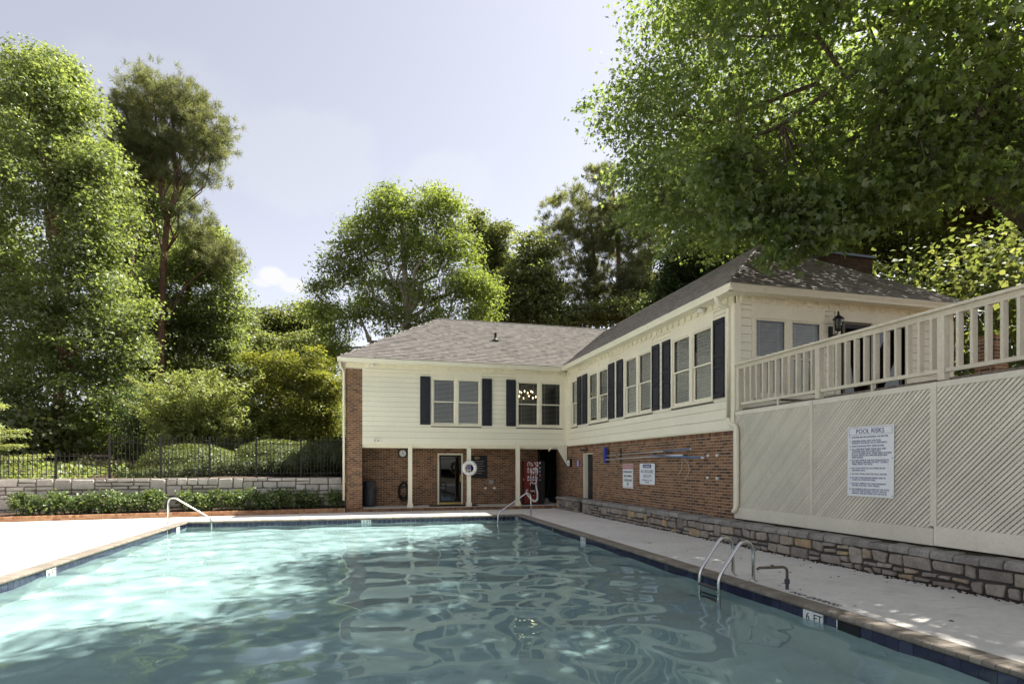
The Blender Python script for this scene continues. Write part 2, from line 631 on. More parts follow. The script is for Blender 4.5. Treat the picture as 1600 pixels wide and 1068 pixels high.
def leaves(P, size, shape='simple', up=.8, spread=.7, out=None, droop=.2, seed=0):
    """P (n,3) leaf bases -> V, F of little folded leaves"""
    g = np.random.default_rng(seed)
    n = len(P)
    nz_ = np.array([0, 0, up]) + g.normal(0, spread, (n, 3))
    if out is not None:
        nz_ += .6 * out
    nz_ = unit(nz_)
    d = g.normal(0, 1, (n, 3))
    if out is not None:
        d += .8 * out
    d[:, 2] -= droop
    d = unit(d - nz_ * np.sum(d * nz_, axis=1, keepdims=True))
    w = np.cross(d, nz_)
    s = size * g.uniform(.5, 1.35, n)[:, None]
    base, F = LEAF[shape]
    V = P[:, None, :] + s[:, None] * (w[:, None, :] * base[None, :, 0:1] + d[:, None, :] * base[None, :, 1:2] + nz_[:, None, :] * base[None, :, 2:3])
    k = len(base)
    FF = (np.arange(n)[:, None, None] * k + F[None]).reshape(-1, F.shape[1])
    return V.reshape(-1, 3), FF


def cluster_points(lobes, n_cl, per, spr, shell=.5, flat=.4, seed=0, keep=None, lump=0):
    """lobes: (x,y,z,rx,ry,rz). returns leaf points, outward vectors, cluster centres"""
    g = np.random.default_rng(seed)
    L = np.array(lobes, dtype=float)
    if lump:
        sub = []
        for l in L:
            sub.append(np.concatenate([l[:3], l[3:] * .60]))
            for d in unit(g.normal(0, 1, (lump, 3)) + np.array([0, 0, .15])):
                sub.append(np.concatenate([l[:3] + d * l[3:] * g.uniform(.6, .95), l[3:].mean() * g.uniform(.26, .46) * np.array([1.1, 1.1, .85])]))
        L = np.array(sub)
    wts = (L[:, 3] * L[:, 4] * L[:, 5]) ** (.55 if lump else .7)
    idx = g.choice(len(L), n_cl, p=wts / wts.sum())
    d = unit(g.normal(0, 1, (n_cl, 3)))
    r = shell + (1 - shell) * g.uniform(0, 1, n_cl) ** .6
    r *= g.uniform(.86, 1.05, n_cl)
    C = L[idx, :3] + d * r[:, None] * L[idx, 3:6]
    O = unit(d / L[idx, 3:6] * L[idx, 3:6].mean(axis=1, keepdims=True))
    if keep is not None:
        m = keep(C)
        C, O = C[m], O[m]
    n_cl = len(C)
    k = (per * g.uniform(.4, 1.6, n_cl)).astype(int) + 1
    ci = np.repeat(np.arange(n_cl), k)
    sp = spr * g.uniform(.6, 1.4, n_cl)[ci]
    off = np.clip(g.normal(0, 1, (len(ci), 3)), -1.9, 1.9) * sp[:, None]
    off[:, 2] *= flat
    # sprays hang a little outwards and down
    rad = np.linalg.norm(off[:, :2], axis=1)
    off[:, 2] -= .25 * rad * g.uniform(.3, 1, len(ci))
    return C[ci] + off, O[ci], C


def wobble(a, b, n, amp, g, sag=0):
    a, b = np.array(a, float), np.array(b, float)
    out = []
    for i in range(n + 1):
        t = i / n
        p = a * (1 - t) + b * t + g.normal(0, amp, 3) * math.sin(math.pi * t)
        p[2] += sag * math.sin(math.pi * t)
        out.append(tuple(p))
    return out


def branches(mb, trunk, lobes, C, seed, r0, nb=40, n=5, max_twig=9.):
    g = np.random.default_rng(seed)
    T = np.array(trunk)
    tops = []
    for L in lobes:
        c = np.array(L[:3])
        # leave the trunk below the lobe
        zi = np.clip(c[2] - .8 * abs(c[2] - T[0][2]) * .35 - L[5] * .5, T[0][2] + .25 * (T[-1][2] - T[0][2]), T[-1][2])
        t = T[np.argmin(np.abs(T[:, 2] - zi))]
        pts = wobble(t, c, 5, .12 * np.linalg.norm(c - t) ** .7, g, .05 * np.linalg.norm(c - t))
        rr = r0 * .42 * min(1, np.linalg.norm(c - t) / 6 + .4)
        mb.tube(pts, [rr * (1 - .72 * i / 5) for i in range(6)], n)
        tops.append((pts, rr))
    if len(C):
        for i in g.choice(len(C), min(nb, len(C)), replace=False):
            c = C[i]
            # nearest limb point
            best = None
            for pts, rr in tops:
                for q in pts[2:]:
                    dd = np.linalg.norm(np.array(q) - c)
                    if best is None or dd < best[0]:
                        best = (dd, q, rr)
            if best[0] > max_twig:
                continue
            mb.tube(wobble(best[1], c, 4, .06 * best[0], g), [best[2] * .2 * (1 - .8 * k / 4) + .006 for k in range(5)], 4, cap=False)


def broad_tree(name, label, cat, base, trunk, r0, lobes, leaf, lmat, size, n_cl, per, spr, seed, bark='bark', shell=.5, up=.8, flat=.45, group=None, nb=60, keep=None, spread=.7, lump=7):
    t = thing(name, label, cat, base, group)
    P, O, C = cluster_points(lobes, n_cl, per, spr, shell, flat, seed, keep, lump)
    V, F = leaves(P, size, leaf, up, spread, O, .3, seed + 1)
    mesh_np('crown', V, F, lmat, t)
    mb = MB()
    m = len(trunk)
    mb.tube(trunk, [r0 * (1.25 if i == 0 else 1) * (1 - .7 * i / (m - 1)) for i in range(m)], 9)
    branches(mb, trunk, lobes, C, seed + 2, r0, nb)
    mb.build('trunk', bark, t, smooth=True)
    return t


def needle_tufts(C, D, per, ln, wd, seed):
    g = np.random.default_rng(seed)
    n = len(C)
    ci = np.repeat(np.arange(n), per)
    d = unit(D[ci] * .7 + g.normal(0, .75, (len(ci), 3)))
    s = unit(np.cross(d, g.normal(0, 1, (len(ci), 3))))
    b = C[ci] + g.normal(0, .09, (len(ci), 3))
    L = ln * g.uniform(.7, 1.2, len(ci))[:, None]
    V = np.stack([b - s * wd * .5, b + s * wd * .5, b + d * L], axis=1).reshape(-1, 3)
    F = np.arange(len(V)).reshape(-1, 3)
    return V, F


def pine_tree(name, label, base, trunk, r0, lobes, n_tuft, per, ln, wd, seed, stems=(), lmat='pine_needle', group=None):
    t = thing(name, label, 'tree', base, group)
    P, O, C = cluster_points(lobes, n_tuft // 5, 5, .45, .35, .35, seed)
    g = np.random.default_rng(seed)
    D = unit(O + np.array([0, 0, .5]) + g.normal(0, .3, O.shape))
    V, F = needle_tufts(P, D, per, ln, wd, seed + 1)
    mesh_np('crown', V, F, lmat, t)
    mb = MB()
    for k, tr in enumerate((trunk,) + tuple(stems)):
        m = len(tr)
        rr = r0 * (1 if k == 0 else .6)
        mb.tube(tr, [rr * (1 - .72 * i / (m - 1)) for i in range(m)], 8)
    branches(mb, trunk, lobes, C, seed + 2, r0 * .6, 50)
    mb.build('trunk', 'pine_bark', t, smooth=True)
    return t
# ------------------------------------------------------------------ ground and terrain
def ring(mb, x0, x1, y0, y1, hx0, hx1, hy0, hy1, z):
    for (a, b, c, d) in ((x0, x1, y0, hy0), (x0, x1, hy1, y1), (x0, hx0, hy0, hy1), (hx1, x1, hy0, hy1)):
        mb.poly([(a, c, z), (b, c, z), (b, d, z), (a, d, z)])


PX0, PX1, PY0, PY1 = -5.05, 5.13, 1.2, 18.85        # tile faces of the pool
WZ = -.165                                          # water level
g_ = MB()
ring(g_, -600, 600, -600, 600, PX0 - .2, PX1 + .2, PY0 - .2, PY1 + .2, -.08)
o = g_.build('ground', 'soil')
o['kind'] = 'structure'


def hz(x, y):
    s = min(1, max(0, (x - 0) / 14))
    s = s * s * (3 - 2 * s)
    left = 1.16 + .055 * max(0, y - 24)
    right = 2.75 + .10 * max(0, x - 13) + .05 * max(0, y - 28)
    return min(14, left * (1 - s) + right * s)


xs = [-300, -150, -80, -60, -45] + list(np.arange(-36, -.7, 2.2)) + [-.62, 2, 5, 8, 11, 13.9] + list(np.arange(16, 40, 2.5)) + [50, 70, 110, 200, 300]
ys = [-300, -100, -40, -15, -5, 2, 6, 10.9, 16, 22.5] + list(np.arange(24, 40, 2.)) + [45, 55, 70, 100, 160, 300]
tv, tf, ti = [], [], {}


def tvi(i, j):
    if (i, j) not in ti:
        x, y = xs[i], ys[j]
        ti[(i, j)] = len(tv)
        w = 0 if (x > -.7 and x < 14.1) or y < 23 else .12
        tv.append((x, y, hz(x, y) + rnd.uniform(-w, w)))
    return ti[(i, j)]


for i in range(len(xs) - 1):
    for j in range(len(ys) - 1):
        cx, cyy = (xs[i] + xs[i + 1]) / 2, (ys[j] + ys[j + 1]) / 2
        if cyy < 22.5 and cx < 13.9:
            continue
        if -.62 < cx < 13.9 and cyy < 28:
            continue
        tf.append((tvi(i, j), tvi(i + 1, j), tvi(i + 1, j + 1), tvi(i, j + 1)))
o = mesh_np('hillside', tv, tf, 'mulch')
o['kind'] = 'structure'

# pool deck: concrete slabs with open joints
deck = structure('pool_deck')
CO = .235                                            # coping depth
slabs = []
yb = [-7, -3.9, -.9, 2.1, 5.14, 8.2, 11.2, 14.2, 17.3, 19.15]
for a, b in zip(yb[:-1], yb[1:]):
    slabs.append((PX1 + CO, 8.25, a, b))
    for xa, xb in ((-30, -22), (-22, -16), (-16, -12.6), (-12.6, -9), (-9, PX0 - CO)):
        slabs.append((xa, xb, a, b))
for xa, xb in ((PX0 - CO, -2.0), (-2.0, 1.6), (1.6, PX1 + CO), (PX1 + CO, 8.25), (-9, PX0 - CO), (-12.6, -9), (-16, -12.6), (-22, -16), (-30, -22)):
    slabs.append((xa, xb, 19.15, 21.47))
for xa, xb in ((PX0 - CO, -1.7), (-1.7, 1.7), (1.7, PX1 + CO)):
    for a, b in ((-7, -3.9), (-3.9, -.9), (-.9, PY0 - CO)):
        slabs.append((xa, xb, a, b))
for (xa, xb, a, b) in slabs:
    jj = .005
    MB().box(xa + jj, xb - jj, a + jj, b - jj, -.078, 0).build('slab', 'concrete', deck)
sp = MB()
for _ in range(70):                                  # dry leaves and chips lying on the slabs
    x, y = (rnd.uniform(5.5, 7.4), rnd.uniform(4, 19)) if rnd.random() < .7 else (rnd.uniform(-9, -5.5), rnd.uniform(9, 19))
    a, s = rnd.uniform(0, 6.3), rnd.uniform(.008, .022)
    sp.poly([(x + s * 1.6 * math.cos(a), y + s * 1.6 * math.sin(a), .004), (x - s * math.sin(a), y + s * math.cos(a), .012), (x - s * 1.6 * math.cos(a), y - s * 1.6 * math.sin(a), .005), (x + s * math.sin(a), y - s * math.cos(a), .003)])
tag(sp.build('leaf_litter', 'brown_leaf'), kind='stuff')

# ------------------------------------------------------------------ pool
pool = structure('swimming_pool')
b_ = MB()
zf, zn = -1.0, -1.7                                 # floor: shallower at the far end
b_.poly([(PX0, PY0, zn), (PX1, PY0, zn), (PX1, PY1, zf), (PX0, PY1, zf)])
for (a, b) in (((PX0, PY0), (PX1, PY0)), ((PX1, PY0), (PX1, PY1)), ((PX1, PY1), (PX0, PY1)), ((PX0, PY1), (PX0, PY0))):
    za, zb = (zn if a[1] == PY0 else zf), (zn if b[1] == PY0 else zf)
    b_.poly([(*a, za), (*b, zb), (*b, -.215), (*a, -.215)])
basin = b_.build('basin', 'plaster', pool)
basin.cycles.is_caustics_receiver = True
w_ = MB()                                            # grout bed behind the tiles, under the coping
for (x0, x1, y0, y1) in ((PX1 + .008, PX1 + .1, PY0 - .1, PY1 + .1), (PX0 - .1, PX0 - .008, PY0 - .1, PY1 + .1), (PX0 - .008, PX1 + .008, PY1 + .008, PY1 + .1), (PX0 - .008, PX1 + .008, PY0 - .1, PY0 - .008)):
    w_.box(x0, x1, y0, y1, -.3, -.056)
w_.build('grout_bed', 'grout', pool)
tile0 = MB().box(PX1, PX1 + .01, 0, .146, -.206, -.06).build('tile', 'tile', pool, (PX1, 0, 0))
nt_ = 0
TP = .1524
skim = [(4.87, 5.18)]
yy = PY1 - TP
marks_r = []
while yy > PY0:
    k = round((PY1 - yy) / TP)
    if any(a - .01 < yy < b for a, b in ((4.93, 5.16), (14.9, 15.1))):
        yy -= TP
        continue
    c = tile0 if nt_ == 0 else copy_obj(tile0, pool, (0, 0, 0))
    c.location = Vector((PX1, yy, 0))
    nt_ += 1
    yy -= TP
yy = PY1 - TP
tl = MB().box(PX0 - .01, PX0, 0, .146, -.206, -.06).build('tile', 'tile', pool, (PX0, 0, 0))
first = True
while yy > 8.2:
    if 17.15 < yy < 17.3:
        yy -= TP
        continue
    c = tl if first else copy_obj(tl, pool, (0, 0, 0))
    first = False
    c.location = Vector((PX0, yy, 0))
    yy -= TP
tf_ = MB().box(0, .146, PY1, PY1 + .01, -.206, -.06).build('tile', 'tile', pool, (0, PY1, 0))
x = PX0 + .01
first = True
while x < PX1 - .14:
    c = tf_ if first else copy_obj(tf_, pool, (0, 0, 0))
    first = False
    c.location = Vector((x, PY1, 0))
    x += TP
rest = MB()
yy = 8.1
while yy > PY0:
    rest.box(PX0 - .01, PX0, yy - .146, yy, -.206, -.06)
    yy -= TP
x = PX0 + .01
while x < PX1 - .14:
    rest.box(x, x + .146, PY0 - .01, PY0, -.206, -.06)
    x += TP
rest.build('tilework', 'tile', pool, kind='stuff')


def coping_profile(sx):
    """bullnose brick: profile across the edge, nose towards the pool"""
    pr = [(CO, -.056), (CO, .004), (.03, .004)]
    for a in range(80, -91, -34):
        pr.append((.012 + .030 * (1 - math.cos(R(90 - a)) * 0) - .03 - .026 * math.cos(R(a)) + .0, -.026 + .030 * math.sin(R(a))))
    pr.append((.0, -.056))
    return [(sx * (p - .016), z) for p, z in pr]


def coping_brick(length, axis, sx, loc):
    m_ = MB()
    prof = coping_profile(sx)
    if axis == 'y':
        m_.prism([(p, 0, z) for p, z in prof], (loc[0], loc[1], 0), (loc[0], loc[1] + length, 0))
    else:
        m_.prism([(0, p, z) for p, z in prof], (loc[0], loc[1], 0), (loc[0] + length, loc[1], 0))
    return m_


BP = .1085
def coping_line(face, axis, sx, a, b, limit):
    proto = coping_brick(BP - .005, axis, sx, (face, 0, 0) if axis == 'y' else (0, face, 0)).build('coping_brick', 'coping', pool, (face, 0, 0) if axis == 'y' else (0, face, 0))
    n = int((b - a) / BP)
    restm = MB()
    used = 0
    for i in range(n):
        q = a + i * BP
        if used < limit:
            c = proto if used == 0 else copy_obj(proto, pool, (0, 0, 0))
            c.location = Vector((face, q, rnd.uniform(-.001, .001))) if axis == 'y' else Vector((q, face, rnd.uniform(-.001, .001)))
            used += 1
        else:
            k = len(restm.v)
            mm = coping_brick(BP - .005, axis, sx, (face, q, 0) if axis == 'y' else (q, face, 0))
            restm.v += mm.v
            restm.f += [tuple(k + i_ for i_ in f) for f in mm.f]
    return restm


r1 = coping_line(PX1, 'y', 1, 2.2, PY1, 999)
r2 = coping_line(PX0, 'y', -1, 8.0, PY1, 999)
r3 = coping_line(PY1, 'x', 1, PX0 - CO, PX1 + CO, 46)
r4 = MB()
for q in np.arange(PY0, 8.0, BP):
    mm = coping_brick(BP - .005, 'y', -1, (PX0, q, 0))
    k = len(r4.v)
    r4.v += mm.v
    r4.f += [tuple(k + i_ for i_ in f) for f in mm.f]
for q in np.arange(PX0 - CO, PX1 + CO, BP):
    mm = coping_brick(BP - .005, 'x', -1, (q, PY0, 0))
    k = len(r4.v)
    r4.v += mm.v
    r4.f += [tuple(k + i_ for i_ in f) for f in mm.f]
k = len(r4.v)
r4.v += r3.v
r4.f += [tuple(k + i_ for i_ in f) for f in r3.f]
r4.build('coping_brickwork', 'coping', pool, kind='stuff')
bed = MB()
for (x0, x1, y0, y1) in ((PX1 + .012, PX1 + CO - .02, PY0, PY1 + CO - .02), (PX0 - CO + .02, PX0 - .012, PY0, PY1 + CO - .02), (PX0, PX1, PY1 + .012, PY1 + CO - .02)):
    bed.box(x0, x1, y0, y1, -.05, -.002)
bed.build('coping_bed', 'grout', pool)

FR = Frame((PX1, 0, 0), (0, -1, 0), (-1, 0, 0))      # right tile face, seen from the water
FL = Frame((PX0, 0, 0), (0, 1, 0), (1, 0, 0))
FB = Frame((0, PY1, 0), (1, 0, 0), (0, -1, 0))


def depth_mark(F, u, a, b):
    for k, ch in enumerate((a, b)):
        t = F.box(MB(), u + k * .155, u + k * .155 + .15, .002, .012, -.205, -.058).build('depth_marker', 'white_tile', pool)
        text('numeral', ch, F, u + k * .155 + .075, .0135, -.172, .13, 'ink', t, 'CENTER')


depth_mark(FR, -5.78, '6', 'FT')
depth_mark(FR, -13.05, '4', 'FT')
depth_mark(FL, 11.05, '4', 'FT')
depth_mark(FL, 17.85, '3', 'FT')
depth_mark(FB, -.05, '3', 'FT')
for F, u in ((FR, -5.27), (FR, -15.2), (FL, 17.1)):
    F.box(MB(), u, u + .30, .001, .006, -.24, -.06).build('skimmer', 'black', pool)
    F.box(MB(), u - .012, u, .001, .009, -.24, -.06).build('skimmer_trim', 'white_tile', pool)
text('deck_lettering', 'NO DIVING', None, 0, 0, 0, .15, 'ink', pool, 'LEFT', ((5.40, 6.35, .003), (Vector((0, -1, 0)), Vector((1, 0, 0)), Vector((0, 0, 1)))))
for F, u, z in ((FR, -8.6, -.42), (FR, -4.7, -.5), (FL, 13.5, -.42)):
    m_ = MB()
    m_.torus(F.p(u, .012, z), .055, .014, 18, 6, 'x')
    m_.build('return_fitting', 'white_tile', pool, smooth=True)

# water surface, gently rippled
nx, ny = 170, 300
gx = np.linspace(PX0 - .004, PX1 + .004, nx)
gy = np.linspace(PY0 - .004, PY1 + .004, ny)
GX, GY = np.meshgrid(gx, gy, indexing='ij')
GZ = np.zeros_like(GX)
gw = np.random.default_rng(5)
for _ in range(46):
    lam = gw.uniform(.38, 1.7)
    th_ = gw.normal(1.3, .9)
    k_ = 2 * math.pi / lam
    GZ += .0017 * lam ** 1.15 * np.sin(k_ * (GX * math.cos(th_) + GY * math.sin(th_)) + gw.uniform(0, 6.28) + .6 * np.sin(GX * gw.uniform(.3, .9) + GY * gw.uniform(.2, .8)))
V = np.stack([GX, GY, GZ + WZ], -1).reshape(-1, 3)
I = np.arange(nx * ny).reshape(nx, ny)
F_ = np.stack([I[:-1, :-1], I[1:, :-1], I[1:, 1:], I[:-1, 1:]], -1).reshape(-1, 4)
o = mesh_np('water', V, F_, 'water', smooth=True)
o['kind'] = 'structure'
o.cycles.is_caustics_caster = True

# ------------------------------------------------------------------ the clubhouse
D, W, YN = 21.53, 7.89, 10.92
FF = Frame((0, D, 0), (1, 0, 0), (0, -1, 0))
FW = Frame((W, D, 0), (0, -1, 0), (-1, 0, 0))
FN = Frame((W, YN, 0), (1, 0, 0), (0, -1, 0))
house = thing('clubhouse', 'L-shaped cream clapboard clubhouse with dark shutters on a brick ground floor', 'clubhouse', (4, 24, 0))

Z0, Z1, ZP = 3.16, 5.0, 5.24
WIN = {'F': [(2.47, 4.39), (5.76, 7.68)], 'W': [(.45, 1.2), (2.22, 4.02), (5.17, 6.97), (7.98, 9.86)], 'N': [(.42, 2.34)]}
LEN = {'F': (-.02, 7.87), 'W': (.02, 10.6), 'N': (.03, 6.15)}
FRM = {'F': FF, 'W': FW, 'N': FN}


def merge_gaps(a, b, holes):
    out = []
    c = a
    for h0, h1 in sorted(holes):
        if h0 > c + .01:
            out.append((c, h0))
        c = max(c, h1)
    if c < b - .01:
        out.append((c, b))
    return out


# wall backing with real openings
wl = MB()
for k in 'FWN':
    F = FRM[k]
    a, b = LEN[k]
    F.box(wl, a, b, -.16, -.004, 2.5, Z0 + .04)
    F.box(wl, a, b, -.16, -.004, Z1 - .05, 5.46)
    hl = [(p + .06, q - .06) for p, q in WIN[k]]
    if k == 'N':
        hl += [(2.95, 4.55)]
    for p, q in merge_gaps(a, b, hl):
        F.box(wl, p, q, -.159, -.005, Z0 + .04, Z1 - .05)
wl.build('wall', 'room', house)
rm = MB()
rm.box(-.5, 13.8, D + .2, 29, 2.5, 2.6)
rm.box(W + .18, 13.8, YN + .18, D + .2, 2.5, 2.6)
rm.box(-.5, 13.8, D - .1, 29, 5.40, 5.44)
rm.box(W + .02, 13.8, YN + .1, D - .1, 5.40, 5.44)
rm.box(-.5, 13.8, 28.9, 29, 0, 5.4)
rm.box(13.7, 13.8, YN + .2, 28.9, 0, 5.4)
rm.box(-.5, -.36, D + .3, 28.9, 0, 5.4)
rm.box(W + 3, W + 3.1, YN + .3, 26, 2.6, 5.4)
rm.box(0, W, D + 4, D + 4.1, 2.6, 5.4)
rm.build('interior_wall', 'room', house)

# clapboards, one by one
EXP = .18
for k in 'FWN':
    F = FRM[k]
    a, b = LEN[k]
    z = 2.47
    zz = []
    while z < 5.2:
        h = .235 if len(zz) < 2 else EXP
        zz.append((z, min(h, 5.21 - z)))
        z += h
    for z, h in zz:
        if h < .03:
            continue
        holes = [(p - .01, q + .01) for p, q in WIN[k] if z + h > Z0 - .02]
        if k == 'N':
            holes += [(2.62, 4.85)]
            holes = [x for x in holes if z + h > 2.8]
        segs = []
        for p, q in merge_gaps(a, b, holes):
            if q - p > 3 and rnd.random() < .7:
                m_ = p + (q - p) * rnd.uniform(.3, .7)
                segs += [(p, m_ - .001), (m_ + .002, q)]
            else:
                segs.append((p, q))
        for p, q in segs:
            m_ = MB()
            nb_o = .031 + rnd.uniform(-.003, .003)
            m_.hexa([F.p(p, nb_o, z), F.p(q, nb_o, z), F.p(q, .002, z), F.p(p, .002, z), F.p(p, .012, z + h - .006), F.p(q, .012, z + h - .006), F.p(q, .002, z + h - .006), F.p(p, .002, z + h - .006)])
            m_.build('siding_board', 'siding', house)

# bottom skirt, corner boards, frieze, dentils
FF.box(MB(), -.02, 7.86, -.1, .012, 2.40, 2.468).build('skirt_board', 'trim', house)
FW.box(MB(), .03, 10.6, -.05, .012, 2.44, 2.468).build('skirt_board', 'trim', house)
for F, u0, u1, n0 in ((FF, 7.72, 7.862, .0), (FW, .03, .13, .0), (FW, 10.47, 10.64, .0), (FN, -.03, .13, .0), (FN, 6.0, 6.15, 0)):
    F.box(MB(), u0, u1, n0, .042, 2.471, 5.21).build('corner_board', 'trim', house)
for k in 'FWN':
    F = FRM[k]
    a, b = LEN[k]
    if k == 'F':
        a = -.6
    F.box(MB(), a, b, -.01, .030, 5.212, 5.42).build('frieze_board', 'trim', house)
    pd = None
    u = a + .1
    while u < b - .12:
        m_ = F.box(MB(), u, u + .15, .0305, .066, 5.26, 5.40)
        if pd is None:
            pd = m_.build('dentil', 'trim', house, F.p(u, 0, 0))
        else:
            copy_obj(pd, house, F.p(u, 0, 0))
        u += .29


def gutter_prof(F):
    pr = [(0, 0), (0, .15), (.105, .15), (.112, .135), (.10, .10), (.075, .05), (.07, 0)]
    return [tuple(F.N * p + Vector((0, 0, z))) for p, z in pr]


# soffits, fascias, gutters
sf = MB()
sf.box(-.86 + .1, W - .38, D - .30, D + .05, 5.385, 5.398)
sf.box(W - .30, W + .05, YN - .3, D - .3, 5.386, 5.399)
sf.box(W + .05, 14.2, YN - .30, YN + .05, 5.385, 5.398)
sf.box(-.76, -.36, D + .05, 29, 5.384, 5.397)
sf.build('soffit', 'trim', house)
for F, u0, u1 in ((FF, -.78, 7.56), (FW, .33, 10.93), (FN, -.30, 6.28)):
    F.box(MB(), u0, u1, .30, .322, 5.36, 5.50).build('fascia', 'trim', house)
for F, u0, u1 in ((FF, -.88, 7.46), (FW, .43, 11.04), (FN, -.42, 6.35)):
    m_ = MB()
    a, b = Vector(F.p(u0, .323, 5.365)), Vector(F.p(u1, .323, 5.365))
    m_.prism(gutter_prof(F), a, b)
    m_.build('gutter', 'trim', house)
FLh = Frame((-.45, D, 0), (0, 1, 0), (-1, 0, 0))
m_ = MB()
m_.prism(gutter_prof(FLh), FLh.p(-.42, .323, 5.365), FLh.p(8, .323, 5.365))
m_.build('gutter', 'trim', house)
FLh.box(MB(), -.3, 8, .29, .322, 5.36, 5.5).build('fascia', 'trim', house)


def window(F, u0, u1, twin=True, tilt=35, seed=0, spacing=.048, drop=1.0):
    w = F.box(MB(), u0, u0 + .075, -.02, .042, Z0 + .05, Z1)
    F.box(w, u1 - .075, u1, -.02, .042, Z0 + .05, Z1)
    F.box(w, u0 - .012, u1 + .012, -.02, .062, Z0, Z0 + .048)
    F.box(w, u0 + .076, u1 - .076, -.02, .041, Z1 - .075, Z1)
    um = (u0 + u1) / 2
    if twin:
        F.box(w, um - .06, um + .06, -.02, .043, Z0 + .049, Z1 - .076)
        bays = [(u0 + .077, um - .061), (um + .061, u1 - .077)]
    else:
        bays = [(u0 + .077, u1 - .077)]
    w = w.build('window', 'trim', house)
    F.box(MB(), u0 - .012, u1 + .012, -.02, .036, Z1 + .002, ZP).build('head_panel', 'trim', w)
    zm = (Z0 + Z1) / 2 - .01
    g = np.random.default_rng(seed)
    for i, (a, b) in enumerate(bays):
        for lo, hi, nn in ((Z0 + .05, zm + .018, -.045), (zm - .018, Z1 - .077, -.012)):
            s = MB()
            F.box(s, a, a + .042, nn, nn + .03, lo, hi)
            F.box(s, b - .042, b, nn, nn + .03, lo, hi)
            F.box(s, a + .043, b - .043, nn, nn + .029, lo, lo + (.075 if lo < zm - .1 else .036))
            F.box(s, a + .043, b - .043, nn, nn + .029, hi - .036, hi)
            s.build('sash', 'trim', w)
            p = MB()
            p.poly([F.p(a + .03, nn + .012, lo + .02), F.p(b - .03, nn + .012, lo + .02), F.p(b - .03, nn + .012, hi - .02), F.p(a + .03, nn + .012, hi - .02)])
            p.build('pane', 'glass', w)
        bl = MB()
        z = Z1 - .12
        zend = Z0 + .06 + (Z1 - Z0) * (1 - drop if isinstance(drop, float) else 1 - drop[i])
        tt = R(tilt + g.uniform(-13, 13))
        while z > zend:
            dn, dz = .023 * math.cos(tt), .023 * math.sin(tt)
            jt = g.uniform(-.002, .002)
            bl.hexa([F.p(a + .02, -.075 - dn, z - dz + jt), F.p(b - .02, -.075 - dn, z - dz), F.p(b - .02, -.075 + dn, z + dz), F.p(a + .02, -.075 + dn, z + dz + jt),
                     F.p(a + .02, -.075 - dn, z - dz + .002 + jt), F.p(b - .02, -.075 - dn, z - dz + .002), F.p(b - .02, -.075 + dn, z + dz + .002), F.p(a + .02, -.075 + dn, z + dz + .002 + jt)])
            z -= spacing
        F.box(bl, a + .015, b - .015, -.10, -.05, z - .01, z + .015)
        for q in (.2, .8):
            F.box(bl, a + (b - a) * q - .004, a + (b - a) * q + .004, -.051, -.049, z, Z1 - .1)
        bl.build('blind', 'blind', w, kind='stuff')
    return w


def shutter(F, u0, u1):
    s = F.box(MB(), u0, u1, .028, .052, 3.2, 5.0)
    s = s.build('shutter', 'shutter_paint', house)
    w_ = .055
    for (a, b, c, d) in ((u0, u0 + w_, 3.2, 5.0), (u1 - w_, u1, 3.2, 5.0)):
        F.box(MB(), a, b, .0525, .070, c, d).build('stile', 'shutter_paint', s)
    for c, d in ((3.2, 3.30), (3.88, 3.95), (4.13, 4.20), (4.91, 5.0)):
        F.box(MB(), u0 + w_ + .001, u1 - w_ - .001, .0525, .069, c, d).build('rail', 'shutter_paint', s)
    for c, d in ((3.30, 3.88), (3.95, 4.13), (4.20, 4.91)):
        a, b = u0 + w_ + .02, u1 - w_ - .02
        m_ = MB()
        m_.hexa([F.p(a, .0525, c + .02), F.p(b, .0525, c + .02), F.p(b, .0525, d - .02), F.p(a, .0525, d - .02),
                 F.p(a + .025, .066, c + .045), F.p(b - .025, .066, c + .045), F.p(b - .025, .066, d - .045), F.p(a + .025, .066, d - .045)])
        m_.build('raised_panel', 'shutter_paint', s)


window(FF, *WIN['F'][0], tilt=-38, seed=1)
window(FF, *WIN['F'][1], tilt=-12, seed=2, spacing=.05)
window(FW, *WIN['W'][0], False, -58, 3)
window(FW, *WIN['W'][1], True, -58, 4, drop=[.9, .97])
window(FW, *WIN['W'][2], True, -62, 5, drop=[1.0, .93])
window(FW, *WIN['W'][3], True, -55, 6, .05, drop=[.97, 1.0])
window(FN, *WIN['N'][0], True, -45, 7)
for F, a, b in ((FF, 2.06, 2.44), (FF, 4.415, 4.79), (FF, 5.36, 5.735), (FW, 1.215, 1.6), (FW, 1.74, 2.17), (FW, 4.04, 4.47), (FW, 4.68, 5.1), (FW, 6.99, 7.37), (FW, 7.56, 7.95), (FW, 9.89, 10.29)):
    shutter(F, a, b)
# glazed doors on the raised deck side
dr = FN.box(MB(), 2.64, 4.84, -.02, .036, 5.0, 5.24)
for a, b in ((2.64, 2.78), (4.7, 4.84), (3.70, 3.78)):
    FN.box(dr, a, b, -.02, .040, 2.86, 4.998)
dr = dr.build('french_door', 'trim', house)
for a, b in ((2.79, 3.69), (3.79, 4.69)):
    m_ = FN.box(MB(), a, a + .09, -.04, -.005, 2.9, 4.97)
    FN.box(m_, b - .09, b, -.04, -.005, 2.9, 4.97)
    FN.box(m_, a + .091, b - .091, -.04, -.006, 2.9, 3.2)
    FN.box(m_, a + .091, b - .091, -.04, -.006, 4.86, 4.97)
    m_.build('door_leaf', 'black', dr)
    p = MB()
    p.poly([FN.p(a + .05, -.02, 2.95), FN.p(b - .05, -.02, 2.95), FN.p(b - .05, -.02, 4.93), FN.p(a + .05, -.02, 4.93)])
    p.build('pane', 'dark_glass', dr)

# ---- ground floor brickwork
BL, BH, BG = .2135, .0715, .0115


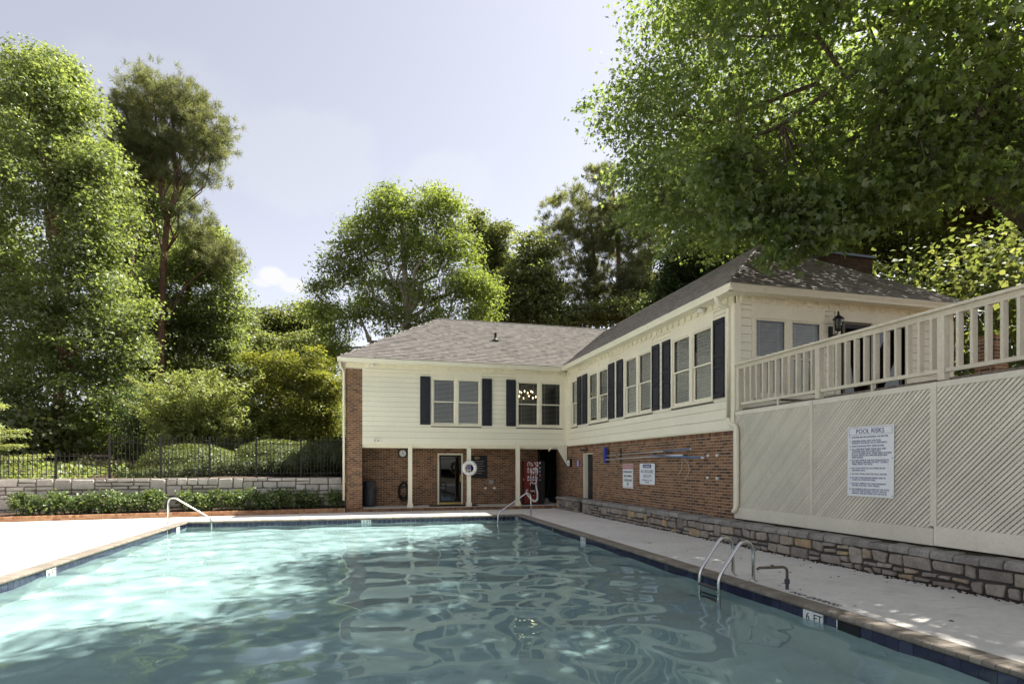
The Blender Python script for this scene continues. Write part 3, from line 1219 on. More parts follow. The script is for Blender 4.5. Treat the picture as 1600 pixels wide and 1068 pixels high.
def brick_field(F, u0, u1, z0, z1, n_ind, wall, n1=.0025, band=None, mt='brick'):
    """stretcher bond; returns nothing. the n_ind bricks with the largest u are objects, the others are joined"""
    rows = int((z1 - z0) / BH + .001)
    allb = []
    for r in range(rows):
        z = z0 + r * BH
        off = (BL / 2) if r % 2 else 0
        u = u0 - off
        while u < u1 - .02:
            a, b = max(u, u0), min(u + BL - BG, u1)
            if b - a > .03:
                allb.append((a, b, z, r))
            u += BL
    allb.sort(key=lambda t: -t[0])
    protos = {}
    rest = MB()
    for i, (a, b, z, r) in enumerate(allb):
        nn = n1 + rnd.uniform(-.001, .001)
        if band and band(r):
            nn -= .004
        if i < n_ind:
            key = round(b - a, 3)
            if key not in protos:
                m_ = F.box(MB(), a, b, -.03, n1, z, z + BH - BG)
                protos[key] = m_.build('brick', mt, wall, F.p(a, 0, z))
            else:
                copy_obj(protos[key], wall, F.p(a, nn - n1, z))
        else:
            F.box(rest, a, b, -.03, nn, z, z + BH - BG)
    if rest.v:
        rest.build('brickwork', mt, wall, kind='stuff')


# wing wall: side door opening at u 1.7 - 2.55
FWb = Frame((W + .02, D, 0), (0, -1, 0), (-1, 0, 0))
wb = FWb.box(MB(), -1.4, 1.69, -.2, 0, 0, 2.44)
FWb.box(wb, 2.55, 10.6, -.2, 0, 0, 2.44)
FWb.box(wb, 1.69, 2.55, -.2, 0, 2.13, 2.44)
wb = wb.build('brick_wall', 'mortar', house)
ZB = 2.44 - .105
brick_field(FWb, 2.55, 10.6, ZB - 28 * BH, ZB, 292, wb)
w2 = FWb.box(MB(), 1.69, 1.70, -.1, -.001, 0, .1).build('brick_return', 'mortar', house)
brick_field(FWb, -1.4, 1.69, ZB - 30 * BH, ZB, 0, w2)
sol = MB()
u = -.1
while u < 10.58:
    FWb.box(sol, u, min(u + .062, 10.6), -.03, .006 + rnd.uniform(-.002, .002), ZB, 2.438)
    u += .0715
for r in range(3):
    for q in range(4):
        FWb.box(sol, 1.70 + q * BL, min(1.70 + q * BL + BL - BG, 2.55), -.03, .006, 2.135 + r * BH, 2.135 + r * BH + BH - BG)
sol.build('soldier_course', 'brick', wb, kind='stuff')
FNb = Frame((W + .02, YN + .01, 0), (1, 0, 0), (0, -1, 0))
nb_ = FNb.box(MB(), .21, 5.8, -.2, 0, 0, 2.46).build('brick_wall', 'mortar', house)
brick_field(FNb, .0, 1.5, .45, 2.44, 0, nb_)
# side door
sdr = FWb.box(MB(), 1.705, 1.775, -.19, .022, .3, 2.125)
FWb.box(sdr, 2.52, 2.545, -.19, -.10, .3, 2.125)
FWb.box(sdr, 1.776, 2.519, -.19, -.02, 2.09, 2.125)
sdr = sdr.build('side_door', 'trim', house)
FWb.box(MB(), 1.777, 2.518, -.17, -.13, .3, 2.088).build('door_leaf', 'black', sdr)

# porch
YB = 22.98
FP = Frame((0, YB, 0), (1, 0, 0), (0, -1, 0))
pw = FP.box(MB(), 0, 2.90, -.2, 0, .1, 2.44)
FP.box(pw, 3.92, 7.10, -.2, 0, .1, 2.44)
FP.box(pw, 2.90, 3.92, -.2, 0, 2.17, 2.44)
pw = pw.build('porch_wall', 'mortar', house)
brick_field(FP, 0, 2.89, .115, 2.42, 0, pw)
p2 = FP.box(MB(), 3.93, 7.09, -.1, -.002, .1, .13).build('porch_wall', 'mortar', house)
brick_field(FP, 3.93, 7.10, .115, 2.42, 0, p2)
p3 = FP.box(MB(), 2.9, 3.9, -.1, -.002, 2.4, 2.43).build('door_lintel', 'mortar', house)
brick_field(FP, 2.89, 3.93, .115 + 29 * BH, 2.42, 0, p3)
pc = MB().box(-.02, W, D - .02, YB + 3, 2.405, 2.42).build('porch_ceiling', 'trim', house)
FF.box(MB(), -.02, 7.86, -.16, -.1005, 2.33, 2.402).build('porch_beam', 'trim', house)
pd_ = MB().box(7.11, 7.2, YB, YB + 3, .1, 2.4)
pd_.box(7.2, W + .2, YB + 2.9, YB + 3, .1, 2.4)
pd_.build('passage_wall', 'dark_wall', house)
# brick pier at the corner
pier = MB().box(-.58, -.03, D - .006, D + .4, 0, 5.24).build('brick_pier', 'mortar', house)
FPi = Frame((0, D - .02, 0), (1, 0, 0), (0, -1, 0))
brick_field(FPi, -.59, -.02, .10, 5.2, 0, pier, n1=-.012 + .003, band=lambda r: r % 7 == 6)
FPl = Frame((-.59, D - .02, 0), (0, 1, 0), (-1, 0, 0))
pl_ = MB().box(-.56, -.36, D + .4, 28.9, 0, 5.24).build('brick_wall', 'mortar', house)
brick_field(FPl, -.0, 3.5, .10, 5.2, 0, pl_, n1=.012, band=lambda r: r % 7 == 6)
# porch floor and its rowlock brick step
MB().box(-.02, W, D - .03, YB + 3, -.02, .105).build('porch_floor', 'concrete', house)
stp = MB().box(-.6, W - .3, D - .145, D - .03, -.02, .088).build('porch_step', 'mortar', house)
rw = MB()
x = -.6
while x < 7.5:
    rw.box(x, x + .062, D - .155 + rnd.uniform(-.003, .003), D - .031, .002, .105 + rnd.uniform(-.002, .002))
    x += .0715
rw.build('brickwork', 'brick', stp, kind='stuff')
for x in (1.70, 3.915, 5.85):
    c = MB().box(x - .072, x + .072, D - .012, D + .132, .26, 2.40)
    c = c.build('porch_column', 'trim', house)
    MB().box(x - .10, x + .10, D - .028, D + .16, .105, .258).build('base', 'trim', c)
    MB().box(x - .082, x + .082, D - .02, D + .142, .259, .29).build('base_trim', 'trim', c)
for xa, sx in ((7.12, 1), (W - .02, -1)):
    m_ = MB()
    m_.prism([(0, 0, 2.40), (sx * .42 if sx < 0 else sx * .16, 0, 2.40), (0, 0, 1.72 if sx < 0 else 2.24)], (xa, D + .0, 0), (xa, D + .09, 0))
    m_.build('bracket', 'trim', house)
# storm door
sd_ = FP.box(MB(), 2.90, 2.96, -.15, .02, .11, 2.165)
FP.box(sd_, 3.86, 3.92, -.15, .02, .11, 2.165)
FP.box(sd_, 2.961, 3.859, -.15, .02, 2.105, 2.165)
sd_ = sd_.build('storm_door', 'trim', house)
m_ = FP.box(MB(), 2.965, 3.03, -.06, -.01, .13, 2.1)
FP.box(m_, 3.79, 3.855, -.06, -.01, .13, 2.1)
FP.box(m_, 3.031, 3.789, -.06, -.011, 2.03, 2.1)
FP.box(m_, 3.031, 3.789, -.06, -.011, .20, .28)
m_.build('door_leaf', 'black', sd_)
FP.box(MB(), 2.97, 3.85, -.055, -.004, .115, .20).build('kick_plate', 'brass', sd_)
m_ = MB()
m_.poly([FP.p(3.0, -.03, .25), FP.p(3.82, -.03, .25), FP.p(3.82, -.03, 2.06), FP.p(3.0, -.03, 2.06)])
m_.build('pane', 'dark_glass', sd_)
m_ = FP.box(MB(), 3.80, 3.845, -.012, .004, 1.03, 1.32)
m_.tube([FP.p(3.82, .0, 1.1), FP.p(3.82, .05, 1.12), FP.p(3.82, .05, 1.24), FP.p(3.82, 0, 1.26)], .01, 6)
m_.build('door_handle', 'brass', sd_)
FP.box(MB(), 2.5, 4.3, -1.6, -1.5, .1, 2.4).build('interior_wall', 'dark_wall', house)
# outlets on the porch wall
for u, z in ((4.80, .72), (5.17, .72)):
    FP.box(MB(), u, u + .11, .004, .03, z, z + .075).build('outlet', 'lamp_white', house)

# ---- roofs
def roof_z(p, e, s):
    return e + s * p


def shingle_plane(quad_uv, org, U, S, width, length, inside, name, parent, seed):
    """org: eave start, U along the eave, S up the slope"""
    g = np.random.default_rng(seed)
    U, S = np.array(U, float), np.array(S, float)
    U /= np.linalg.norm(U)
    S /= np.linalg.norm(S)
    n = np.cross(U, S)
    if n[2] < 0:
        n = -n
    o = np.array(org, float)
    VV, FFq = [], []
    ex = .142
    r = 0
    while r * ex < length:
        s0 = r * ex
        u = -g.uniform(0, .2)
        while u < width:
            wv = g.uniform(.10, .24)
            a, b = u, min(u + wv - .004, width)
            um = (a + b) / 2
            if inside(um, s0 + ex * .5):
                lo, hi = s0 - .008 + g.uniform(-.006, .006), s0 + ex
                t = .010 + g.uniform(0, .007)
                P = [o + U * a + S * lo + n * (t + .006), o + U * b + S * lo + n * (t + .006), o + U * b + S * hi + n * .006, o + U * a + S * hi + n * .006, o + U * a + S * lo, o + U * b + S * lo]
                k = len(VV)
                VV.extend(P)
                FFq.append((k, k + 1, k + 2, k + 3))
                FFq.append((k + 4, k + 5, k + 1, k))
            u += wv
        r += 1
    mesh_np(name, np.array(VV), np.array(FFq), 'shingle', parent, kind='stuff')


E0 = 5.515
# main roof
rF = .645
mr_ = MB()
xl, xr, yf, yb_, yr = -.88, 15.2, D - .42, 29.15, D + 3.61
xh0, xh1 = xl + 4.03, 11.2
zr = E0 + rF * (yr - yf)
mr_.poly([(xl, yf, E0), (xr, yf, E0), (xh1, yr, zr), (xh0, yr, zr)])
mr_.poly([(xl, yb_, E0), (xl, yf, E0), (xh0, yr, zr)])
mr_.poly([(xr, yb_, E0), (xl, yb_, E0), (xh0, yr, zr), (xh1, yr, zr)])
mr_.poly([(xr, yf, E0), (xr, yb_, E0), (xh1, yr, zr)])
main_roof = mr_.build('roof', 'shingle', house)
sl = math.hypot(yr - yf, zr - E0)
kk = (yr - yf) / sl
shingle_plane(None, (xl, yf, E0), (1, 0, 0), (0, yr - yf, zr - E0), 12, sl, lambda u, s: u > s * kk * 4.03 / (yr - yf) and u < 8.6 + s * kk * 1.1, 'shingles', main_roof, 3)
slh = math.hypot(4.03, zr - E0)
shingle_plane(None, (xl, yb_, E0), (0, -1, 0), (4.03, 0, zr - E0), 8.05, slh, lambda u, s: u < 8.04 - s * 4.03 / slh * .99 and u > s * 4.03 / slh * .99, 'shingles', main_roof, 4)
m_ = MB()
m_.tube([(xh0 - .1, yr, zr - .02), (xh1, yr, zr - .02)], .05, 6)
m_.build('ridge_cap', 'ridge', main_roof)
m_ = MB()
m_.tube([(xl, yf, E0 - .02), (xh0, yr, zr - .02)], .03, 5)
m_.tube([(xl, yb_, E0 - .02), (xh0, yr, zr - .02)], .03, 5)
m_.build('hip_cap', 'shingle', main_roof)
vz = E0 + rF * (23.2 - yf)
m_ = MB()
m_.lathe((5.33, 23.2, vz - .02), [(.15, -.08), (.15, .03), (.07, .09), (.05, .12), (.05, .34), (.042, .34)], 12)
m_.build('vent_pipe', 'black', main_roof, smooth=False)
# wing roof
wl0, wr0, wn_ = W - .42, 14.22, YN - .42
wc = (wl0 + wr0) / 2
hw = wc - wl0
zw = E0 + .70 * hw
wr_ = MB()
wr_.poly([(wl0, 24.9, E0), (wl0, wn_, E0), (wc, wn_ + hw, zw), (wc, 24.9, zw)])
wr_.poly([(wl0, wn_, E0), (wr0, wn_, E0), (wc, wn_ + hw, zw)])
wr_.poly([(wr0, wn_, E0), (wr0, 24.9, E0), (wc, 24.9, zw), (wc, wn_ + hw, zw)])
wing_roof = wr_.build('roof', 'shingle', house)
sw = math.hypot(hw, zw - E0)
shingle_plane(None, (wl0, 21.6, E0), (0, -1, 0), (hw, 0, zw - E0), 21.6 - wn_, sw, lambda u, s: u < (21.6 - wn_) - s * hw / sw, 'shingles', wing_roof, 5)
shingle_plane(None, (wl0, 24.9, E0), (0, -1, 0), (hw, 0, zw - E0), 3.4, sw, lambda u, s: s > 1.2, 'shingles', wing_roof, 8)
shingle_plane(None, (wl0, wn_, E0), (1, 0, 0), (0, hw, zw - E0), 2 * hw, sw, lambda u, s: s * hw / sw < u < 2 * hw - s * hw / sw, 'shingles', wing_roof, 6)
m_ = MB()
m_.tube([(wl0, wn_, E0 - .01), (wc, wn_ + hw, zw)], .035, 5)
m_.tube([(wr0, wn_, E0 - .01), (wc, wn_ + hw, zw)], .035, 5)
m_.tube([(wc, wn_ + hw, zw), (wc, 24.9, zw)], .035, 5)
m_.build('hip_cap', 'shingle', wing_roof)
# chimney behind the hip
ch = MB().box(13.4, 15.1, 14.2, 15.2, 5, 8.0).build('chimney', 'chimney_brick_shaded', house)
FCh = Frame((13.4, 14.2, 0), (1, 0, 0), (0, -1, 0))
brick_field(FCh, 0, 1.7, 5.5, 7.99, 0, ch, mt='chimney_brick_shaded')
FCl = Frame((13.4, 15.2, 0), (0, -1, 0), (-1, 0, 0))
c2_ = MB().box(13.401, 13.41, 14.25, 15.15, 6.2, 7.95).build('chimney_side', 'chimney_brick_shaded', house)
brick_field(FCl, 0, 1.0, 6.2, 7.99, 0, c2_, mt='chimney_brick_shaded')
MB().box(13.33, 15.17, 14.13, 15.27, 7.995, 8.06).build('cap', 'flashing', ch)
m_ = MB()
m_.lathe((14.3, 14.7, 8.06), [(.16, 0), (.16, .2), (.22, .22), (.05, .3)], 14)
m_.build('flue_cap', 'flashing', ch)
# downspouts
ds = MB()
ds.tube([(W - .36, YN + .14, 5.40), (W - .36, YN + .14, 5.33)] + arc_pts((W - .36, YN + .14, 5.33), (W - .34, YN + .14, 5.2), (W - .18, YN + .14, 5.17)) + arc_pts((W - .14, YN + .14, 5.165), (W - .06, YN + .14, 5.15), (W - .075, YN + .14, 5.0)) + [(W - .075, YN + .14, 2.72)]
        + arc_pts((W - .075, YN + .14, 2.72), (W - .075, YN + .14, 2.6), (W - .075, YN, 2.56)) + arc_pts((W - .075, YN - .05, 2.55), (W - .075, YN - .16, 2.52), (W - .075, YN - .16, 2.4)) + [(W - .075, YN - .16, .85)] + arc_pts((W - .075, YN - .16, .85), (W - .075, YN - .15, .72), (W - .07, YN - .05, .66)), .052, 10)
ds = ds.build('downspout', 'trim', house, smooth=True)
for z in (1.75, 2.35, 4.2):
    yy = YN - .16 if z < 2.5 else YN + .14
    m_ = MB()
    m_.lathe((W - .075, yy, z), [(.0545, 0), (.0545, .03)], 12)
    m_.build('strap', 'trim', ds)
d2 = MB()
d2.tube([(-.78, D - .2, 5.38), (-.78, D - .2, 5.3)] + arc_pts((-.78, D - .2, 5.3), (-.78, D - .2, 5.18), (-.68, D - .1, 5.1)) + [(-.665, D - .05, 4.95), (-.665, D - .05, .42)], .045, 8)
d2.build('downspout', 'trim', house, smooth=True)
# flood lights under the eaves
for F, u in ((FF, .33), (FW, 9.55)):
    m_ = MB()
    c = Vector(F.p(u, .16, 5.33))
    m_.lathe(c - Vector((0, 0, .06)), [(.03, 0), (.075, .01), (.085, .05), (.08, .10), (.04, .115)], 14)
    m_.tube([tuple(c), F.p(u + .05, .05, 5.36)], .015, 6)
    m_.build('floodlight', 'lamp_white', house, smooth=True)
# wall lantern beside the french door
ln = MB()
FN.box(ln, 2.44, 2.54, .034, .07, 4.55, 4.85)
ln.tube([FN.p(2.49, .06, 4.68)] + arc_pts(FN.p(2.49, .08, 4.66), FN.p(2.49, .2, 4.58), FN.p(2.52, .24, 4.7)), .014, 6)
c = FN.p(2.52, .24, 4.7)
ln.lathe(c, [(.03, 0), (.075, .03), (.08, .05)], 8)
ln.lathe((c[0], c[1], c[2] + .27), [(.125, 0), (.105, .03), (.05, .08), (.025, .10), (.02, .17), (.004, .19)], 8)
for k in range(6):
    a = k * math.pi / 3
    ln.tube([(c[0] + .075 * math.cos(a), c[1] + .075 * math.sin(a), c[2] + .05), (c[0] + .105 * math.cos(a), c[1] + .105 * math.sin(a), c[2] + .27)], .006, 4)
ln = ln.build('wall_lantern', 'iron', house)
m_ = MB()
m_.lathe((c[0], c[1], c[2] + .05), [(.06, 0), (.088, .22)], 8)
m_.build('lantern_glass', 'dark_glass', ln)

# chandelier behind the second window of the front
chd = thing('chandelier', 'lit brass chandelier hanging in the room behind the front window', 'chandelier', (6.45, D + .95, 4.45))
m_ = MB()
m_.tube([(6.45, D + .95, 5.4), (6.45, D + .95, 4.35)], .012, 6)
m_.lathe((6.45, D + .95, 4.30), [(.01, 0), (.05, .04), (.03, .12), (.015, .3)], 10)
bulbs = []
for k in range(12):
    a = k * 2 * math.pi / 12
    rr, zz = (.40, 4.47) if k % 2 else (.27, 4.68)
    q = (6.45 + rr * math.cos(a), D + .95 + rr * math.sin(a), zz)
    m_.tube([(6.45, D + .95, 4.42)] + arc_pts((6.45 + .1 * math.cos(a), D + .95 + .1 * math.sin(a), 4.36), (q[0], q[1], zz - .18), (q[0], q[1], zz - .05)), .009, 5)
    bulbs.append(q)
m_.build('arm_frame', 'brass', chd)
b0 = None
for q in bulbs:
    if b0 is None:
        mm = MB()
        mm.lathe(q, [(.008, -.04), (.013, -.02), (.016, 0), (.010, .025), (.003, .04)], 8)
        b0 = mm.build('bulb', 'bulb', chd, q, smooth=True)
    else:
        copy_obj(b0, chd, q)

# ------------------------------------------------------------------ raised deck, lattice screen, railing
rd = thing('raised_deck', 'raised timber deck carried behind the cream lattice beside the clubhouse', 'deck', (11, 6, 0))
y = 1.0
while y < 10.88:
    MB().box(W + .06, 14.2, y, y + .135, 2.855, 2.893).build('deck_board', 'deck_wood', rd)
    y += .141
m_ = MB()
y = 1.0
while y < 10.8:
    m_.box(W + .12, 14.2, y, y + .04, 2.62, 2.852)
    y += .41
m_.build('joists', 'deck_wood', rd, kind='stuff')
MB().box(W + .062, W + .10, 1.0, 10.89, 2.60, 2.853).build('rim_joist', 'deck_wood', rd)
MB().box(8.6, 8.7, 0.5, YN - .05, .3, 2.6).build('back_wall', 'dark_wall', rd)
MB().box(W + .0, 8.6, 0.5, YN - .05, .45, .5).build('crawl_floor', 'soil', rd)

FS = Frame((W, YN, 0), (0, -1, 0), (-1, 0, 0))       # u grows towards the camera
ls = thing('lattice_screen', 'cream diagonal lattice screen closing the side of the raised deck', 'lattice screen', (W, 6, .5))
UL = 9.9
zb0, zb1, zt = .76, .0, 2.76
ug = .055
slat_w = .0385
posts = [(-.02, .05), (2.19, 2.27), (4.49, 4.58), (6.85, 6.94), (9.2, 9.29)]
FS.box(MB(), .02, 4.53, -.03, .028, .52, .765).build('base_board', 'lattice_paint', ls)
FS.box(MB(), 4.54, UL, -.03, .028, .525, .80).build('base_board', 'lattice_paint', ls)
for a, b in zip(posts[:-1], posts[1:]):
    FS.box(MB(), a[1] + .002, b[0] - .002, -.012, .022, zt + .001, 2.845).build('top_trim', 'lattice_paint', ls)
for a, b in posts:
    FS.box(MB(), a, b, -.03, .030, .80 if b > 4.4 else .767, 2.846).build('post', 'lattice_paint', ls)
backm = MB()
cnt = 0
SPC = .0745


def clip_poly(pts, u0, u1, z0, z1):
    """a slat's outline cut to its panel"""
    for ax, lim, sg in ((0, u0, 1), (0, u1, -1), (1, z0, 1), (1, z1, -1)):
        out = []
        for i in range(len(pts)):
            a, b = pts[i], pts[(i + 1) % len(pts)]
            da, db = sg * (a[ax] - lim), sg * (b[ax] - lim)
            if da >= 0:
                out.append(a)
            if da * db < 0:
                t = da / (da - db)
                out.append((a[0] + (b[0] - a[0]) * t, a[1] + (b[1] - a[1]) * t))
        pts = out
        if len(pts) < 3:
            return None
    return pts


for a, b in zip(posts[:-1], posts[1:]):
    u0, u1, z0, z1 = a[1], b[0], (.80 if b[1] > 4.7 else .766), zt
    for s, back in ((1.0, False), (-1.0, True)):
        h = slat_w * .7071
        for k in range(math.floor((u0 - 4) / SPC), int((u1 + 4) / SPC) + 1):
            c = k * SPC + rnd.uniform(-.0015, .0015)
            q = clip_poly([(c - h + s * 0, 0), (c + h, 0), (c + h + s * 4, 4), (c - h + s * 4, 4)], u0, u1, z0, z1)
            if not q:
                continue
            n0, n1 = (-.034, -.024) if back else (0., .010 + rnd.uniform(-.002, .002))
            m_ = backm if back else MB()
            kk_ = len(m_.v)
            n_ = len(q)
            m_.v += [FS.p(u, n0, z) for u, z in q] + [FS.p(u, n1, z) for u, z in q]
            m_.f += [tuple(kk_ + n_ + i for i in range(n_))] + [(kk_ + i, kk_ + (i + 1) % n_, kk_ + n_ + (i + 1) % n_, kk_ + n_ + i) for i in range(n_)]
            if not back:
                m_.build('slat', 'lattice_paint', ls)
backm.build('rear_lattice', 'lattice_paint', ls, kind='stuff')

rl = thing('deck_railing', 'cream wooden railing with flat balusters along the raised deck', 'railing', (W, 6, 2.9))
FS.box(MB(), .08, UL, -.07, .075, 3.835, 3.875).build('top_rail', 'rail_paint', rl)
FS.box(MB(), .08, UL, -.02, .02, 3.75, 3.834).build('top_rail', 'rail_paint', rl)
for a, b in ((.24, 2.34), (2.45, 4.6), (4.71, 6.9), (7.0, 9.2)):
    FS.box(MB(), a, b, -.045, .025, 2.965, 3.02).build('bottom_rail', 'rail_paint', rl)
for u in (.14, 2.395, 4.655, 6.95, 9.25):
    FS.box(MB(), u - .05, u + .05, -.06, .042, 2.86, 3.748).build('post', 'rail_paint', rl)
for u in (1.35, 3.5, 5.8):
    FS.box(MB(), u - .018, u + .018, -.03, .012, 2.85, 2.964).build('foot_block', 'rail_paint', rl)
pb = None
u = .36
while u < 9.1:
    if all(abs(u - q) > .11 for q in (2.395, 4.655, 6.95)):
        if pb is None:
            pb = FS.box(MB(), u - .019, u + .019, -.066, .023, 3.021, 3.749).build('baluster', 'rail_paint', rl, FS.p(u, 0, 0))
        else:
            copy_obj(pb, rl, FS.p(u, rnd.uniform(-.003, .003), 0))
    u += .188
# brick post of the deck roof corner
bp = thing('brick_post', 'square brick post standing on the raised deck behind the railing', 'brick post', (12.2, 8.7, 2.9))
MB().box(12.02, 12.38, 8.52, 8.88, 2.9, 4.25).build('core', 'mortar', bp)
for Fq in (Frame((12.0, 8.52, 0), (1, 0, 0), (0, -1, 0)), Frame((12.02, 8.9, 0), (0, -1, 0), (-1, 0, 0))):
    cc = Fq.box(MB(), .05, .3, -.03, -.001, 3, 3.05).build('face', 'mortar', bp)
    brick_field(Fq, 0, .4, 2.9, 4.26, 60, cc)

# ------------------------------------------------------------------ stone walls
def stone_layout(u0, u1, z0, z1, cw, ch, wmin, wmax, hmin, hmax, seed):
    g = random.Random(seed)
    nu, nzz = int(round((u1 - u0) / cw)), int(round((z1 - z0) / ch))
    occ = [[False] * nzz for _ in range(nu)]
    out = []
    for i in range(nu):
        for j in range(nzz):
            if occ[i][j]:
                continue
            w, h = g.randint(wmin, wmax), g.randint(hmin, hmax)
            if h > w and g.random() < .5:
                h = max(1, w)
            h = min(h, nzz - j)
            if nzz - j - h == 1 and g.random() < .6:
                h += 1
            h = min(h, nzz - j)
            if h == 1 and w > 3:
                w = 3
            ww = 0
            while ww < w and i + ww < nu and all(not occ[i + ww][j + q] for q in range(1)):
                ww += 1
            hh = 0
            while hh < h and all(not occ[i + p][j + hh] for p in range(ww)):
                hh += 1
            for p in range(ww):
                for q in range(hh):
                    occ[i + p][j + q] = True
            out.append((u0 + i * cw, u0 + (i + ww) * cw, z0 + j * ch, z0 + (j + hh) * ch))
    return out


def stone_mesh(F, u0, u1, z0, z1, depth, proud, gap, g, jit=.02):
    """one rough block: eight-sided outline, rounded arris"""
    cu, cz = (u0 + u1) / 2, (z0 + z1) / 2
    du, dz = (u1 - u0) / 2 - gap, (z1 - z0) / 2 - gap
    cut = g.uniform(.12, .3)
    ol = []
    for (a, b) in ((-1, -1), (1, -1), (1, 1), (-1, 1)):
        ju, jz = g.uniform(-jit, jit * .3), g.uniform(-jit, jit * .3)
        c_ = min(du, dz) * cut * g.uniform(.5, 1.3)
        pu, pz = a * (du + ju), b * (dz + jz)
        first, second = ((pu, pz - b * c_), (pu - a * c_, pz))
        if (a, b) in ((1, -1), (-1, 1)):
            first, second = second, first
        ol += [second, first] if (a, b) in ((-1, -1), (1, 1)) and False else [first, second]
    # order around
    ol.sort(key=lambda p: math.atan2(p[1], p[0]))
    pr = proud * g.uniform(.5, 1.3)
    tl_u, tl_z = g.uniform(-.3, .3) * proud, g.uniform(-.3, .3) * proud
    v = []
    ins = min(du, dz) * .16
    for (k, n_, sc) in ((0, -depth, 1), (1, pr * .35, 1), (2, pr, 0)):
        for (pu, pz) in ol:
            L = math.hypot(pu, pz)
            if k == 2:
                pu2, pz2 = pu * (1 - ins / L), pz * (1 - ins / L)
            else:
                pu2, pz2 = pu, pz
            nn = n_ + (tl_u * pu / du + tl_z * pz / dz if k == 2 else 0)
            v.append(F.p(cu + pu2, nn, cz + pz2))
    n = len(ol)
    f = []
    for r_ in range(2):
        for i in range(n):
            j = (i + 1) % n
            f.append((r_ * n + i, r_ * n + j, (r_ + 1) * n + j, (r_ + 1) * n + i))
    v.append(F.p(cu + g.uniform(-.2, .2) * du, pr * g.uniform(1., 1.35), cz + g.uniform(-.2, .2) * dz))
    c_ = len(v) - 1
    for i in range(n):
        f.append((2 * n + i, 2 * n + (i + 1) % n, c_))
    return v, f


def stone_wall(name, label, a, b, h, ztop, mats, cell, sizes, cap, seed, depth_back, jit=.02, gap=.008, z0=0., proud=.03, group=None):
    a, b = Vector(a), Vector(b)
    U = (b - a).normalized()
    Nn = U.cross(Vector((0, 0, 1)))
    F = Frame(a, U, Nn)
    L = (b - a).length
    t = thing(name, label, 'stone wall', (a + b) / 2, group)
    g = random.Random(seed)
    F.box(MB(), 0.02, L - .02, -depth_back, -.014, z0, ztop - .03).build('mortar_core', mats[1], t)
    for (u0, u1, s0, s1) in stone_layout(0, L, z0, z0 + h, cell[0], cell[1], *sizes, seed):
        v, f = stone_mesh(F, u0, u1, s0, s1, .05, proud, gap, g, jit)
        mesh_np('stone', v, f, mats[0], t)
    if cap:
        u = 0
        while u < L - .05:
            w = g.uniform(.26, .52)
            if L - u - w < .2:
                w = L - u
            hi = ztop + g.uniform(-.012, .012)
            lo = z0 + h + g.uniform(-.008, .008)
            e0, e1 = g.uniform(.01, .05), g.uniform(.01, .05)
            c1 = g.uniform(.012, .03)
            v = []
            gp = .007
            for uu in (u + gp, (u + u + w) / 2, u + w - gp):
                e = g.uniform(.015, .05)
                z_ = hi + g.uniform(-.008, .008)
                v += [F.p(uu, -depth_back, lo), F.p(uu, e, lo + .006), F.p(uu, e + .006, z_ - c1 - .02), F.p(uu, e - .03, z_), F.p(uu, -depth_back * .5, z_ + g.uniform(0, .016)), F.p(uu, -depth_back, z_ + .01)]
            f = []
            for s_ in range(2):
                for i in range(6):
                    j = (i + 1) % 6
                    f.append((s_ * 6 + i, s_ * 6 + j, (s_ + 1) * 6 + j, (s_ + 1) * 6 + i))
            f += [(5, 4, 3, 2, 1, 0), (12, 13, 14, 15, 16, 17)]
            mesh_np('cap_stone', v, f, mats[2], t)
            u += w
    return t


sm = ('stone', 'stone_mortar', 'stone_cap')
stone_wall('stone_seat_wall', 'long low rubble stone wall running under the lattice and brick wall', (7.46, 18.8, 0), (7.74, 2.4, 0), .37, .475, sm, (.086, .0925), (2, 5, 1, 3), True, 3, .40, .028, .009, 0, .03)
stone_wall('stone_seat_wall', 'short low stone wall with curved end beside the dark passage', (7.36, 21.3, 0), (7.47, 19.25, 0), .37, .475, sm, (.086, .0925), (2, 4, 1, 3), True, 9, .40, .026, .009, 0, .03)
ew = bpy.data.objects['stone_seat_wall.001']
v, f = [], []
for (u0, u1, z0_, z1_) in ((0, .3, 0, .18), (0, .22, .18, .37), (.22, .45, .18, .37), (.3, .45, 0, .18)):
    vv, ff = stone_mesh(Frame((7.83, 21.32, 0), (-1, 0, 0), (0, 1, 0)), u0, u1, z0_, z1_, .05, .02, .008, rnd)
    mesh_np('stone', vv, ff, 'stone', ew)
grit = MB()
for _ in range(900):                                 # grit along the foot of the wall
    y = rnd.uniform(3, 12) if rnd.random() < .8 else rnd.uniform(12, 18)
    x = 7.46 + (18.8 - y) * .0171 - abs(rnd.gauss(0, .07)) + .01
    s = rnd.uniform(.006, .022)
    grit.hexa([(x - s, y - s, 0), (x + s, y - s * rnd.random(), 0), (x + s, y + s, 0), (x - s, y + s * rnd.random(), 0), (x - s * .5, y - s * .5, s), (x + s * .5, y - s * .4, s * .8), (x + s * .4, y + s * .5, s), (x - s * .5, y + s * .3, s * .7)])
tag(grit.build('grit', 'mulch'), kind='stuff')

gm = ('granite', 'granite_mortar', 'granite')
stone_wall('retaining_wall', 'pale granite retaining wall behind the shrub bed, iron fence on top', (-14.5, 21.45, 0), (-.62, 22.35, 0), 1.24, 1.27, gm, (.16, .124), (2, 4, 1, 4), False, 21, .75, .02, .011, 0, .025)

